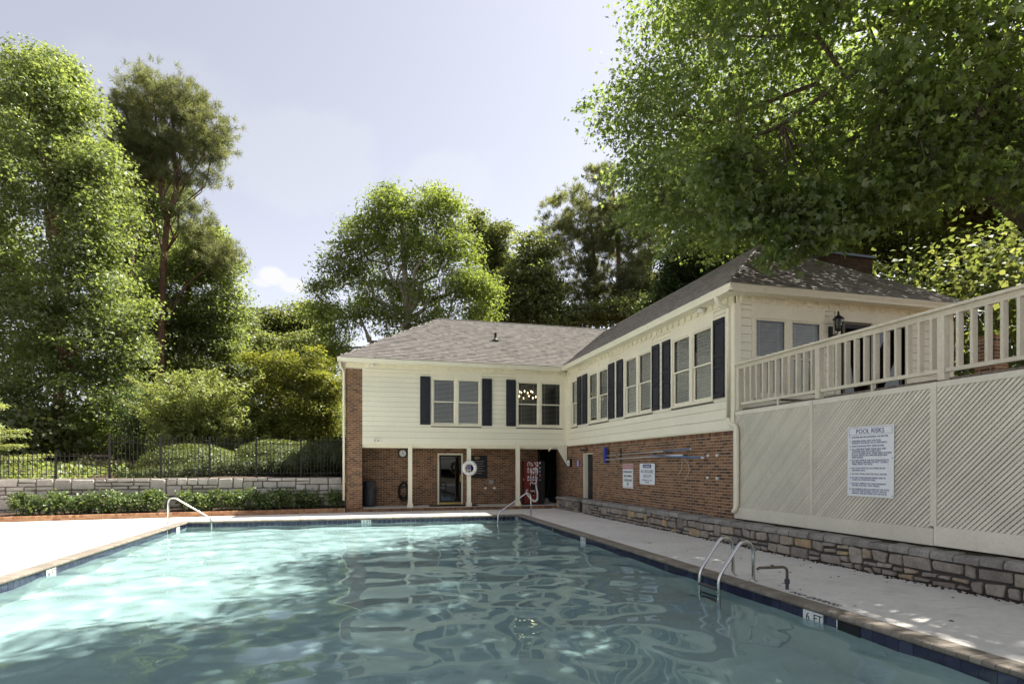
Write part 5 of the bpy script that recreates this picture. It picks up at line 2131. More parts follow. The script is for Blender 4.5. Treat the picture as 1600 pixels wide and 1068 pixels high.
for f_, h_ in ((.01, .075), (.135, .05), (.21, .05), (.25, .03), (.31, .06), (.435, .025)):
    FV.box(MB(), .715, .76, .0525, .056, Zm(f_) - h_, Zm(f_)).build('control_plate', 'sign_white' if f_ < .2 or f_ > .4 else 'grey_box', vm)
FV.box(MB(), .735, .785, .0525, .060, Zm(.40), Zm(.345)).build('bill_slot', 'red_panel', vm)
FV.box(MB(), .035, .052, .0505, .066, Zm(.45), Zm(.40)).build('lock', 'can_silver', vm)
# things in the dark passage
bw = thing('broom', 'broom leaning in the dark passage beside the brick wall', 'broom', (7.62, 23.4, .105))
m_ = MB()
m_.tube([(7.58, 23.3, .25), (7.82, 23.45, 1.25)], .013, 6)
m_.build('stick', 'grey_plastic', bw)
m_ = MB()
m_.hexa([(7.42, 23.22, .11), (7.72, 23.22, .11), (7.72, 23.34, .11), (7.42, 23.34, .11), (7.52, 23.26, .30), (7.64, 23.26, .30), (7.64, 23.33, .30), (7.52, 23.33, .30)])
m_.build('brush_head', 'grey_box', bw)
ps = thing('passage_sign', 'faint grey sign in the dark passage beside the vending machine', 'sign', (7.55, 25.8, 1.75))
MB().box(7.32, 7.88, 25.84, 25.86, 1.62, 1.86).build('plate', 'grey_box', ps)

# ------------------------------------------------------------------ shrubs and hedges
SHR = [(-10.02, 'first', 'from the end farthest from the house'), (-9.33, 'second', ''), (-8.62, 'third', ''), (-7.92, 'fourth', ''), (-7.25, 'fifth', ''), (-6.72, 'sixth', ''),
       (-5.65, 'seventh', ''), (-5.05, 'eighth', ''), (-4.4, 'ninth', ''), (-3.75, 'tenth', ''), (-3.12, 'eleventh', ''), (-2.55, 'twelfth', ''), (-1.92, 'thirteenth', '')]
for i, (x, nth, _) in enumerate(SHR):
    g = random.Random(50 + i)
    yc = 20.55 + (x + 10) * .118 + .22 + g.uniform(-.05, .1)
    h = .62 + g.uniform(-.06, .08)
    lb = {0: 'glossy shrub in the bed, first at the end farthest from the house', 5: 'rounded shrub in the bed just before the gap in the row', 6: 'glossy shrub in the bed right after the gap, behind the handrail', 12: 'dark shaded shrub in the bed, last of the long row before the pier'}.get(i, f'glossy upright-leaved shrub in the bed, {nth} from the end farthest from the house')
    t = thing('laurel_shrub', lb, 'shrub', (x, yc, .14), 'shrubs in the brick-edged bed')
    lobes = [(x + g.uniform(-.05, .05), yc, .14 + h * .45, .40, .36, h * .48)] + [(x + g.uniform(-.3, .3), yc + g.uniform(-.2, .2), .14 + h * g.uniform(.55, .8), .16, .16, .2) for _ in range(5)]
    P, O, C = cluster_points(lobes, 90, 12, .055, .45, 1.2, 60 + i)
    P = P[P[:, 2] > .15]
    V, F_ = leaves(P, .095, 'simple', .35, .8, None, -.7, 70 + i)
    mesh_np('foliage', V, F_, 'laurel_leaf', t)
    mb = MB()
    for k in range(9):
        a = g.uniform(0, 6.28)
        mb.tube([(x + .05 * math.cos(a), yc + .05 * math.sin(a), .12), (x + .3 * math.cos(a), yc + .25 * math.sin(a), .12 + h * g.uniform(.6, 1))], .006, 4)
    mb.build('stems', 'bark', t)
t = thing('laurel_shrub', 'lone dark shrub in the corner of the bed against the brick pier', 'shrub', (-1.02, 21.75, .16), 'shrubs in the brick-edged bed')
P, O, C = cluster_points([(-1.02, 21.75, .42, .34, .3, .3), (-1.1, 21.75, .62, .2, .2, .2), (-.9, 21.75, .6, .15, .15, .18)], 90, 12, .06, .4, 1.1, 91)
V, F_ = leaves(P[P[:, 2] > .15], .11, 'slim', .3, .8, None, -.6, 92)
mesh_np('foliage', V, F_, 'laurel_leaf', t)


def clipped(name, label, lobes, n, size, lmat, seed, group=None, fl=.5):
    t = thing(name, label, 'hedge', (lobes[0][0], lobes[0][1], hz(lobes[0][0], lobes[0][1])), group)
    g = np.random.default_rng(seed)
    L = np.array(lobes)
    w = L[:, 3] * L[:, 4] + L[:, 4] * L[:, 5]
    idx = g.choice(len(L), n, p=w / w.sum())
    d = unit(g.normal(0, 1, (n, 3)))
    P = L[idx, :3] + d * L[idx, 3:6] * (g.uniform(.80, 1.0, n) ** .5)[:, None]
    P += g.normal(0, .02, P.shape)
    keep = P[:, 2] > 1.0
    V, F_ = leaves(P[keep], size, 'simple', .5, .5, d[keep], .1, seed + 1)
    mesh_np('foliage', V, F_, lmat, t)
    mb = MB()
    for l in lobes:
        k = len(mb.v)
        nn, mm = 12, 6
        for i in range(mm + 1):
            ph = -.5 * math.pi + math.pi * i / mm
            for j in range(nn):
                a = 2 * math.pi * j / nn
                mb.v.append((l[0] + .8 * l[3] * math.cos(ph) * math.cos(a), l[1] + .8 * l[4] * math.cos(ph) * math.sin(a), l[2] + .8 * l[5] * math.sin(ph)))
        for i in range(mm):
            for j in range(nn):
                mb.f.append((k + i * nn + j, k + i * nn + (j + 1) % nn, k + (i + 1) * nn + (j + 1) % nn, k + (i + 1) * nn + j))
    mb.build('shade_core', 'dark_hedge_leaf', t)  # solid dark cores standing in for the shade inside the foliage
    return t


clipped('clipped_mound', 'broad clipped light green mound behind the fence below the feathery grass', [(-7.3, 28.0, 1.60, 2.15, 1.5, 1.05), (-6.6, 27.9, 1.55, 1.6, 1.3, .95)], 20000, .065, 'hedge_leaf', 101)
clipped('clipped_mound', 'clipped light green mound behind the fence, nearer the clubhouse', [(-3.9, 28.4, 1.85, 2.0, 1.45, 1.05), (-2.6, 28.1, 1.95, 1.15, 1.0, .85)], 20000, .065, 'hedge_leaf', 105)
lob = []
for k in range(15):
    x = -8.6 + k * .58
    lob.append((x, 24.6 + .02 * k, 1.18 + .052 * k, .55, .55, .36 + .012 * k))
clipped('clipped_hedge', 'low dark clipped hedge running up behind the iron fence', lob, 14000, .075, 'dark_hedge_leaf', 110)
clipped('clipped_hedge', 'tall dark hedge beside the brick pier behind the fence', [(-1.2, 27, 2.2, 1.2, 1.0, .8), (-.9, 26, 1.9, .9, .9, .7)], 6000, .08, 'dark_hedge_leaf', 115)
gc = np.random.default_rng(3)
NG = 9000
P = np.stack([gc.uniform(-16, -1, NG), 22.8 + 9 * gc.uniform(0, 1, NG) ** 1.5, np.zeros(NG)], 1)
lumpz = .25 * (np.sin(P[:, 0] * 2.1) * np.sin(P[:, 1] * 1.7 + 1) + 1) * np.clip((P[:, 1] - 23.5) / 3, 0, 1)
P[:, 2] = [hz(x, y) for x, y in P[:, :2]]
P[:, 2] += lumpz * gc.uniform(.3, 1, NG) + .03
V, F_ = leaves(P, .14, 'simple', .7, .6, None, -.3, 5)
keep_ = (P[:, 1] > 30) | (P[:, 0] < -9.6)
V, F_ = leaves(P[keep_], .14, 'simple', .7, .6, None, -.3, 5)
tag(mesh_np('ground_cover', V, F_, 'poplar_leaf'), kind='stuff')


def fronds(P0, n, length, lean, size, seed, dens=26, shape='slim', layered=False):
    g = np.random.default_rng(seed)
    pts, dirs, stems = [], [], MB()
    for k in range(n):
        a = g.uniform(0, 2 * math.pi)
        L = length * g.uniform(.6, 1.1)
        ln_ = lean * g.uniform(.3, 1.15)
        b = np.array(P0) + np.array([g.normal(0, .5), g.normal(0, .5), 0])
        poly = []
        for i in range(9):
            t = i / 8
            poly.append(b + np.array([math.cos(a) * ln_ * t ** 1.6, math.sin(a) * ln_ * t ** 1.6, L * (t - .18 * t ** 3)]))
        stems.tube([tuple(p) for p in poly], [.014 * (1 - .8 * i / 8) + .003 for i in range(9)], 4, cap=False)
        for i in range(2, 9):
            p, q = poly[i - 1], poly[i]
            side = np.array([-math.sin(a), math.cos(a), 0])
            for _ in range(dens):
                s = g.uniform(0, 1)
                c = p * (1 - s) + q * s
                sg = g.choice((-1, 1))
                ext = g.uniform(0, .55) * (1.25 - i / 9)
                pts.append(c + side * sg * ext + np.array([math.cos(a), math.sin(a), .45]) * ext * .7 + g.normal(0, .03, 3))
                dirs.append(side * sg * .8 + np.array([math.cos(a) * .4, math.sin(a) * .4, .5]))
    P = np.array(pts)
    V, F_ = leaves(P, size, shape, .5, .6, unit(np.array(dirs)), -.1, seed + 1)
    return V, F_, stems


fb = thing('feathery_bush', 'pale feathery bush with arching plumes behind the fence', 'bush', (-7.9, 31, 1.5))
V, F_, st = fronds((-7.9, 31.0, 1.4), 120, 5.3, 2.5, .22, 31, 40)
mesh_np('foliage', V, F_, 'feather_leaf', fb)
st.build('stems', 'bark', fb)
fb = thing('feathery_bush', 'smaller pale feathery bush between the plumes and the golden maple', 'bush', (-6.0, 30.6, 1.5))
V, F_, st = fronds((-6.0, 30.6, 1.4), 45, 3.4, 1.7, .2, 33, 32)
mesh_np('foliage', V, F_, 'feather_leaf', fb)
st.build('stems', 'bark', fb)
fb = thing('feathery_bush', 'slender dull green feathery sapling beside the poplar trunk', 'bush', (-10.9, 32, 1.5))
V, F_, st = fronds((-10.9, 32, 1.4), 26, 5.2, 1.4, .17, 35, 26)
mesh_np('foliage', V, F_, 'cypress_leaf', fb)
st.build('stems', 'bark', fb)
ls_ = thing('young_conifer', 'light green layered young conifer at the end of the fence', 'tree', (-15.2, 28.6, 1.3))
pv, pf = [], []
mb = MB()
mb.tube([(-15.2, 28.6, 1.1), (-15.25, 28.6, 5)], [.09, .02], 6)
g = np.random.default_rng(12)
LP, LO = [], []
for k in range(46):
    z = 1.5 + 3.0 * (k / 46)
    a = g.uniform(0, 6.28)
    L = (2.6 - .5 * (z - 1.5)) * g.uniform(.6, 1)
    d = np.array([math.cos(a), math.sin(a), 0])
    s = np.array([-d[1], d[0], 0])
    mb.tube([(-15.2, 28.6, z), tuple(np.array([-15.2, 28.6, z + .12]) + d * L)], [.02, .004], 4, cap=False)
    for _ in range(230):
        t = g.uniform(.15, 1)
        w_ = .5 * (1 - .6 * t)
        LP.append(np.array([-15.2, 28.6, z]) + d * L * t + s * g.normal(0, w_ * .6) + np.array([0, 0, .12 * t + g.normal(0, .035)]))
        LO.append(d)
V, F_ = leaves(np.array(LP), .14, 'slim', 1.0, .4, np.array(LO), .1, 14)
mesh_np('crown', V, F_, 'feather_leaf', ls_)
mb.build('trunk', 'bark', ls_)

# ------------------------------------------------------------------ trees
def grounded(tr):
    x, y, z = tr[0]
    return [(x, y, hz(x, y) - .4)] + [tuple(p) for p in tr[1:]]


broad_tree('poplar_tree', 'tall broad poplar rising behind the fence, foliage down to the ground', 'tree', (-15.92, 36.18, 1.2), grounded([[-15.92,36.18,0.82],[-15.96,36.19,3.31],[-15.82,36.15,7.47],[-16.06,36.21,13.01],[-16.49,36.33,18.21],[-16.93,36.44,23.4]]), 0.36, ((-17.16,36.5,22.02,2.42,2.6,2.77),(-15.82,36.15,21.67,1.73,2.16,2.6),(-14.98,35.93,19.07,2.6,2.94,3.29),(-17.66,36.63,17.51,3.12,3.46,3.81),(-13.98,35.67,16.47,1.91,2.34,2.77),(-14.98,35.93,15.09,2.77,2.77,2.77),(-18.34,36.81,12.32,3.12,3.12,3.12),(-15.99,36.2,11.28,3.12,2.94,2.77),(-13.47,35.54,11.63,2.08,2.42,2.77),(-12.64,35.32,9.2,1.73,1.91,2.08),(-14.65,35.85,8.16,2.77,2.42,2.08),(-16.99,36.46,7.47,2.42,2.25,2.08),(-13.64,35.58,6.08,2.08,1.82,1.56),(-12.47,35.28,4.7,1.39,1.39,1.39),(-14.31,35.76,4.01,2.08,1.73,1.39),(-17.66,36.63,5.04,2.08,1.73,1.39)), 'lobed', 'poplar_leaf', 0.155, 3300, 31, 0.42, 201, bark='pine_bark', shell=0.55, lump=11, flat=0.32)
broad_tree('poplar_tree', 'broadleaf tree standing beyond the low end of the iron fence', 'tree', (-25.82, 48.06, 1.2), grounded([[-25.82,48.06,1.11],[-25.82,48.06,11.84],[-26.25,48.17,23.01]]), 0.4, ((-26.25,48.17,25.25,4.92,5.36,5.81),(-27.12,48.39,17.2,5.36,5.81,6.26),(-25.39,47.94,10.95,4.47,4.47,4.47)), 'simple', 'poplar_leaf', 0.3, 900, 30, 0.7, 205)
broad_tree('sweetgum_tree', 'mid-height broadleaf tree in front of the tall pine', 'tree', (-12.06, 43.44, 1.2), grounded([[-12.06,43.44,1.13],[-12.06,43.44,7.23],[-11.89,43.4,12.46],[-10.84,43.12,15.94]]), 0.26, ((-12.86,43.65,14.64,2.18,2.29,2.4),(-10.42,43.01,15.51,1.83,2.11,2.4),(-8.94,42.63,14.2,1.22,1.59,1.96),(-11.26,43.23,12.46,2.83,2.51,2.18),(-9.15,42.68,11.59,1.31,1.63,1.96),(-13.79,43.89,11.59,2.18,2.07,1.96),(-11.05,43.18,9.62,2.4,2.18,1.96),(-8.73,42.57,9.62,1.31,1.53,1.74),(-14.0,43.94,8.97,1.74,1.74,1.74),(-9.99,42.9,17.03,1.09,1.15,1.22)), 'lobed', 'poplar_leaf', 0.165, 2000, 28, 0.45, 211, bark='pine_bark', lump=10, flat=0.35)
broad_tree('far_tree', 'distant broadleaf tree seen between the sweetgum and the big elm', 'tree', (-7.84, 66.11, 1.2), grounded([[-7.84,66.11,2.2],[-7.84,66.11,13.29],[-7.71,66.07,18.83]]), 0.35, ((-7.51,66.02,17.44,2.22,2.67,3.12),(-9.18,66.46,16.06,2.77,2.77,2.77),(-5.83,65.58,16.41,2.08,2.6,3.12),(-11.2,66.98,15.37,2.08,2.25,2.42),(-10.19,66.72,12.94,3.46,3.12,2.77),(-6.5,65.76,12.6,3.46,3.12,2.77)), 'simple', 'oak_leaf', 0.3, 1100, 28, 0.6, 215)
broad_tree('golden_maple', 'golden green Japanese maple behind the fence next to the clubhouse', 'tree', (-2.79, 30.69, 1.2), grounded([[-2.79,30.69,1.84],[-2.85,30.71,2.88],[-3.04,30.76,4.18],[-3.2,30.8,5.47]]), 0.14, ((-2.88,30.72,6.61,1.36,1.17,0.97),(-1.94,30.47,5.8,1.1,1.1,1.1),(-3.98,31.0,5.47,1.17,1.1,1.04),(-4.92,31.25,5.96,0.84,0.71,0.58),(-5.39,31.37,7.09,0.58,0.45,0.32),(-4.45,31.13,6.93,0.71,0.58,0.45),(-3.04,30.76,4.83,1.78,1.38,0.97),(-1.63,30.39,4.18,0.97,1.04,1.1),(-3.98,31.0,3.69,1.56,1.23,0.91),(-2.41,30.6,3.21,1.46,1.09,0.71),(-4.77,31.21,4.18,0.84,0.81,0.78)), 'simple', 'golden_leaf', 0.115, 1500, 30, 0.3, 221, flat=0.28, up=1.2)
# the big elm behind the front roof
broad_tree('elm_tree', 'big light green vase-shaped elm behind the front roof', 'tree', (2.84, 36.46, 1.2), grounded([[2.84,36.46,5.19],[2.76,36.48,8.01],[2.69,36.5,10.82],[2.53,36.54,14.04],[2.37,36.58,17.26]]), 0.34, ((0.9,36.97,17.66,1.93,1.73,1.53),(2.84,36.46,18.06,1.81,1.67,1.53),(4.79,35.95,17.46,1.69,1.65,1.61),(-0.27,37.27,15.65,2.21,2.07,1.93),(2.26,36.61,15.25,2.41,2.21,2.01),(5.18,35.85,15.25,2.01,1.91,1.81),(-1.44,37.57,13.84,1.53,1.61,1.69),(0.9,36.97,12.83,2.41,2.11,1.81),(3.62,36.26,12.83,2.41,2.11,1.81),(6.15,35.6,13.23,1.61,1.61,1.61),(-2.41,37.83,11.83,1.01,1.27,1.53),(-0.66,37.37,10.82,2.01,1.77,1.53),(2.06,36.66,10.42,2.21,1.81,1.41),(4.79,35.95,10.62,2.21,1.87,1.53),(7.32,35.29,11.22,1.53,1.47,1.41),(-1.83,37.68,9.21,1.41,1.21,1.01),(6.93,35.4,13.23,1.21,1.11,1.01)), 'slim', 'zelkova_leaf', 0.24, 2500, 24, 0.42, 231, bark='pale_bark', nb=150, shell=0.3, flat=0.3, spread=0.9)
broad_tree('oak_tree', 'dull green oak half hidden behind the elm', 'tree', (12.54, 50.47, 1.2), grounded([[12.54,50.47,6.76],[12.43,50.5,14.9],[11.7,50.69,20.71]]), 0.3, ((10.01,51.13,23.03,1.05,1.25,1.45),(11.7,50.69,22.45,1.45,1.74,2.03),(12.54,50.47,20.13,1.45,1.74,2.03),(10.85,50.91,19.54,1.74,2.03,2.32),(13.1,50.32,17.22,2.03,2.18,2.32),(11.41,50.76,16.06,2.32,2.18,2.03),(15.35,49.74,16.64,2.32,2.32,2.32)), 'simple', 'oak_leaf', 0.26, 1000, 26, 0.5, 241)
broad_tree('oak_tree', 'olive green oak between the elm and the pines', 'tree', (13.46, 41.96, 1.2), grounded([[13.46,41.96,5.98],[13.46,41.96,12.86],[12.99,42.09,16.79]]), 0.24, ((12.75,42.15,18.51,1.38,1.23,1.08),(11.8,42.39,16.79,1.47,1.47,1.47),(13.46,41.96,16.3,1.77,1.77,1.77),(12.51,42.21,13.84,2.21,1.97,1.72),(14.89,41.59,13.35,2.21,1.84,1.47),(11.09,42.58,12.86,1.72,1.47,1.23),(18.7,40.6,13.6,1.97,1.6,1.23),(16.56,41.16,13.35,1.97,1.67,1.38),(20.6,40.1,13.35,1.72,1.47,1.23)), 'simple', 'oak_leaf', 0.22, 1700, 26, 0.42, 245)
pine_tree('pine_tree', 'tall forked pine standing above the sweetgum, crown leaning out', (-12.72, 41.55, 1.2), grounded([[-12.72,41.55,1.07],[-12.64,41.52,5.29],[-12.6,41.51,10.25],[-12.44,41.47,15.21],[-12.2,41.41,17.69],[-11.64,41.26,19.34],[-11.8,41.31,22.24],[-11.96,41.35,26.37]]), 0.28, ((-13.28,41.69,25.96,2.07,1.61,1.16),(-11.48,41.22,24.92,2.27,1.86,1.45),(-9.88,40.81,23.48,1.49,1.47,1.45),(-9.16,40.62,22.44,0.83,1.03,1.24),(-12.48,41.48,23.27,2.48,2.03,1.57),(-10.88,41.07,22.24,1.86,1.45,1.03),(-14.68,42.06,24.72,1.03,1.24,1.45),(-14.28,41.95,21.82,1.65,1.65,1.65),(-9.96,40.83,20.25,1.24,0.95,0.66),(-12.2,41.41,20.79,1.65,1.34,1.03),(-10.68,41.01,18.1,1.45,1.14,0.83),(-10.08,40.86,16.66,1.24,1.03,0.83),(-8.88,40.55,15.21,1.03,1.03,1.03)), 2100, 34, 0.36, 0.03, 251, [[[-12.2,41.41,17.28],[-12.64,41.52,18.93],[-12.72,41.55,21.41],[-13.08,41.64,25.54]]])
pine_tree('pine_tree', 'slim pine squeezed between the poplar and the forked pine', (-14.96, 43.16, 1.2), grounded([[-14.96,43.16,1.14],[-14.92,43.15,8.78],[-14.83,43.13,15.58],[-14.59,43.06,20.67],[-14.46,43.03,24.92]]), 0.2, ((-14.75,43.11,23.64,0.93,1.32,1.7),(-14.05,42.92,21.52,1.27,1.27,1.27),(-15.49,43.3,20.67,1.06,1.17,1.27)), 420, 34, 0.42, 0.035, 255, [])
pine_tree('pine_tree', 'pine with loose crown next to the olive oak', (19.05, 44.64, 1.2), grounded([[19.05,44.64,7.44],[18.94,44.67,16.56],[18.58,44.76,21.39],[18.06,44.9,24.6]]), 0.24, ((17.02,45.17,24.07,1.61,1.47,1.34),(15.73,45.51,22.46,1.5,1.5,1.5),(17.8,44.97,21.92,2.04,1.88,1.72),(16.76,45.24,19.78,2.15,1.93,1.72),(18.84,44.7,19.24,1.93,1.82,1.72),(17.54,45.03,17.1,2.41,2.01,1.61),(19.1,44.63,15.49,2.15,1.74,1.34)), 1100, 34, 0.42, 0.04, 261, [])
pine_tree('pine_tree', 'tallest pine of the three behind the wing roof', (19.9, 42.35, 1.2), grounded([[19.9,42.35,6.17],[19.9,42.35,14.4],[19.85,42.37,18.51],[19.65,42.42,22.11],[19.3,42.51,25.19]]), 0.26, ((18.8,42.64,24.93,1.34,1.23,1.13),(19.3,42.51,23.13,1.54,1.59,1.64),(20.29,42.25,21.08,1.85,1.8,1.75),(19.05,42.57,20.05,1.8,1.67,1.54),(21.04,42.06,18.51,1.54,1.49,1.44),(20.04,42.31,16.45,2.06,1.8,1.54),(21.54,41.93,14.91,1.8,1.54,1.28)), 1100, 34, 0.42, 0.04, 265, [])
pine_tree('pine_tree', 'pine closest to the dark cypress behind the wing roof', (21.94, 40.79, 1.2), grounded([[21.94,40.79,6.07],[21.94,40.79,14.12],[21.85,40.81,18.14],[21.75,40.84,21.66]]), 0.22, ((21.56,40.89,21.66,1.51,1.63,1.76),(22.04,40.76,19.15,1.51,1.63,1.76),(21.07,41.02,16.63,1.76,1.63,1.51),(22.53,40.63,15.63,1.76,1.63,1.51)), 700, 34, 0.42, 0.04, 269, [])
broad_tree('cypress_tree', 'dark dense evergreen right behind the wing roof', 'tree', (15.41, 23.89, 1.2), grounded([[15.41,23.89,4.3],[15.41,23.89,9.13],[15.56,23.85,11.54]]), 0.3, ((14.39,24.15,11.54,1.03,1.03,1.03),(15.56,23.85,12.0,1.21,1.12,1.03),(14.39,24.15,10.04,1.27,1.24,1.21),(15.85,23.77,10.64,1.36,1.28,1.21),(13.81,24.3,9.13,1.06,1.06,1.06),(17.02,23.47,11.54,1.21,1.13,1.06),(17.9,23.24,12.45,1.21,1.12,1.03),(15.27,23.92,9.13,1.51,1.28,1.06),(17.02,23.47,10.34,1.21,1.21,1.21)), 'slim', 'cypress_leaf', 0.2, 2000, 34, 0.34, 281, shell=0.6)
broad_tree('thicket_tree', 'tangled brown and green thicket tree beyond the hip roof', 'tree', (20.77, 17.33, 1.2), grounded([[20.77,17.33,3.81],[20.29,17.45,7.75],[20.77,17.33,10.2]]), 0.16, ((19.82,17.57,9.71,1.11,1.02,0.93),(20.77,17.33,10.2,1.11,1.02,0.93),(21.96,17.02,9.71,1.23,1.08,0.93),(23.15,16.71,9.22,1.11,1.0,0.88),(19.34,17.7,10.7,1.11,0.98,0.86),(21.0,17.26,8.98,1.23,0.96,0.69),(22.43,16.89,8.48,1.23,0.96,0.69),(24.34,16.4,8.73,0.98,0.88,0.79)), 'simple', 'brown_leaf', 0.13, 1300, 20, 0.34, 291, nb=200, flat=0.5)
broad_tree('bright_tree', 'sunlit yellow green tree beyond the deck railing', 'tree', (30.17, 19.01, 1.2), grounded([[30.17,19.01,4.21],[29.88,19.09,8.85],[29.04,19.31,11.76]]), 0.22, ((28.9,19.34,11.9,1.02,0.94,0.87),(29.04,19.31,11.03,1.02,0.87,0.73),(30.17,19.01,12.34,1.74,1.74,1.74),(28.34,19.49,12.63,0.87,0.76,0.64)), 'simple', 'bright_leaf', 0.16, 700, 26, 0.36, 295)
broad_tree('shaded_tree', 'shaded tree with straight dark trunk behind the chimney', 'tree', (20.53, 19.46, 1.2), grounded([[20.53,19.46,4.01],[20.58,19.44,8.3],[20.63,19.43,10.98],[20.71,19.41,14.47]]), 0.26, ((19.02,19.85,13.13,1.88,1.61,1.34),(21.1,19.31,13.66,1.88,1.74,1.61),(17.21,20.32,13.93,1.61,1.61,1.61),(22.91,18.83,13.13,1.88,1.47,1.07),(21.36,19.24,12.19,1.47,1.21,0.94),(19.8,19.65,11.92,1.34,1.1,0.86),(18.5,19.98,11.79,1.21,1.01,0.8),(23.69,18.63,14.2,1.88,1.61,1.34),(25.77,18.09,13.93,1.88,1.61,1.34),(27.85,17.55,13.66,2.15,1.74,1.34),(24.73,18.36,12.32,1.61,1.27,0.94)), 'simple', 'oak_leaf', 0.18, 2600, 24, 0.4, 299)  # far crown lobes added out of sight to shade the thicket
broad_tree('shaded_tree', 'shaded tree with dark trunk just before the chimney', 'tree', (21.17, 22.39, 1.2), grounded([[21.17,22.39,4.3],[21.2,22.38,9.13],[21.2,22.38,12.15],[21.11,22.4,15.17]]), 0.26, ((20.23,22.63,14.56,1.81,1.81,1.81),(17.9,23.24,13.96,1.81,1.51,1.21),(19.65,22.78,13.05,1.81,1.43,1.06),(21.4,22.33,12.75,1.21,1.06,0.91),(18.48,23.09,12.9,1.51,1.21,0.91),(22.86,21.95,12.45,1.21,0.98,0.75)), 'simple', 'oak_leaf', 0.18, 1700, 24, 0.4, 303)
broad_tree('poplar_tree', 'slimmer poplar filling in behind the two pine trunks', 'tree', (-15.9, 48.57, 1.2), grounded([[-15.9,48.57,0.83],[-15.9,48.57,9.72],[-16.13,48.63,17.41]]), 0.24, ((-16.37,48.69,20.77,1.92,2.28,2.64),(-15.58,48.49,17.41,2.16,2.4,2.64),(-16.83,48.82,14.53,2.4,2.64,2.88),(-15.2,48.39,11.64,2.4,2.4,2.4),(-17.99,49.12,18.37,1.92,2.4,2.88),(-13.9,48.05,18.37,1.54,1.61,1.68),(-15.9,48.57,8.76,2.4,2.16,1.92),(-12.88,47.79,8.28,2.16,1.8,1.44),(-17.53,49.0,22.21,1.44,1.68,1.92),(-14.97,48.33,20.77,1.35,1.68,2.02),(-13.11,47.85,18.61,1.35,1.35,1.35),(-15.2,48.39,22.93,1.15,1.42,1.68),(-14.18,48.13,22.21,1.15,1.3,1.44),(-16.83,48.82,24.62,1.35,1.63,1.92)), 'simple', 'poplar_leaf', 0.17, 3000, 28, 0.48, 601, lump=9, flat=.35)
broad_tree('oak_tree', 'low broad oak behind the golden maple', 'tree', (-7.47, 50.51, 1.2), grounded([[-7.47,50.51,1.02],[-7.57,50.54,8.37],[-7.72,50.58,11.52]]), 0.22, ((-8.49,50.78,10.47,1.84,1.97,2.1),(-9.5,51.04,12.57,1.31,1.58,1.84),(-6.96,50.38,8.9,2.36,2.23,2.1),(-10.52,51.31,8.9,2.1,2.1,2.1),(-4.42,49.72,10.47,2.36,2.36,2.36),(-3.15,49.39,8.37,1.84,1.84,1.84)), 'simple', 'oak_leaf', 0.2, 1700, 28, 0.5, 605, lump=9, flat=.35)
broad_tree('shaded_tree', 'tall dark-trunked tree added beyond the deck to shade the thicket', 'tree', (25.5, 18, 3.5), [(25.8, 18.2, 3), (25.6, 18, 8), (24.5, 17.8, 13)], .24,  # added tree, its crown out of sight, placed to keep sun off the thicket
           [(23.5, 17.8, 13.5, 2.6, 2, 1.3), (26, 17.5, 13, 2.5, 2.2, 1.5), (21.2, 18, 13.8, 2.5, 2, 1.3), (28, 17.3, 12, 2.5, 2.2, 2), (24.2, 15.8, 13, 2.5, 2, 1.5), (21.5, 16.2, 13.2, 2, 1.6, 1.2)], 'simple', 'oak_leaf', .2, 1900, 26, .42, 701)
# maple: outer boughs with small leaves and low near sprays with large ones
mt = thing('maple_tree', 'huge maple reaching over the wing roof and the pool', 'tree', (14.6, 8.0, 2.8))
far_l = [(7.2, 12.7, 8.3, 1.0, 1.0, .9), (8.1, 12.2, 7.7, 1.1, 1.0, .7), (9.0, 15.6, 9.6, 1.5, 1.4, 1.2), (9.4, 16.6, 12.5, 2.2, 2.4, 2.4), (8.0, 13.6, 11.0, 2.1, 2.2, 2.1), (9.0, 14.2, 14.0, 2.0, 2.4, 2.2), (8.3, 13.2, 8.9, 1.8, 1.9, 1.3), (11.2, 17.5, 10.8, 2.4, 2.3, 2.6), (12, 15, 14, 3, 3, 3), (11, 14.5, 10.6, 2.5, 2.5, 2.4),
         (7.4, 11.6, 13.6, 1.7, 2.0, 2.0), (10.5, 12, 13.5, 2.5, 2.5, 2.4), (14, 14, 11.5, 2.6, 2.6, 2.6), (15.5, 16, 13, 3, 3, 3), (13.2, 18.5, 13.5, 2.6, 2.2, 2.8)]
near_l = [(13.8, 12.8, 9.9, 1.6, 1.4, .8), (15.8, 13, 10.4, 1.7, 1.6, 1.0), (8.4, 9.6, 7.3, 1.35, 1.3, 1.3), (7.5, 10.3, 8.3, 1.35, 1.3, 1.2), (9.5, 8.6, 8.6, 1.8, 1.4, 1.5), (11, 8.1, 8.6, 2, 1.5, 1.3), (10, 9, 7.3, 1.5, 1.3, .8), (12, 8.4, 7.7, 1.8, 1.3, .85), (10.5, 10, 11.3, 2.8, 2.6, 2.3), (8.3, 10.6, 10.9, 2.0, 2.0, 2.0),
          (13, 9, 11, 3, 2.8, 2.8), (12.6, 9.5, 8.9, 1.8, 1.6, 1.2), (8.6, 11.4, 8.6, 1.3, 1.2, 1.1), (14.6, 10.5, 9.3, 2.0, 2.0, 1.6), (11.5, 11, 9.0, 2.0, 1.8, 1.2)]
P1, O1, C1 = cluster_points(far_l, 2250, 26, .34, .4, .3, 401, None, 7)
V1, F1 = leaves(P1, .115, 'lobed', .7, .7, O1, .5, 402)
mesh_np('outer_crown', V1, F1, 'maple_leaf', mt)
P2, O2, C2 = cluster_points(near_l, 1450, 22, .28, .4, .3, 405, None, 7)
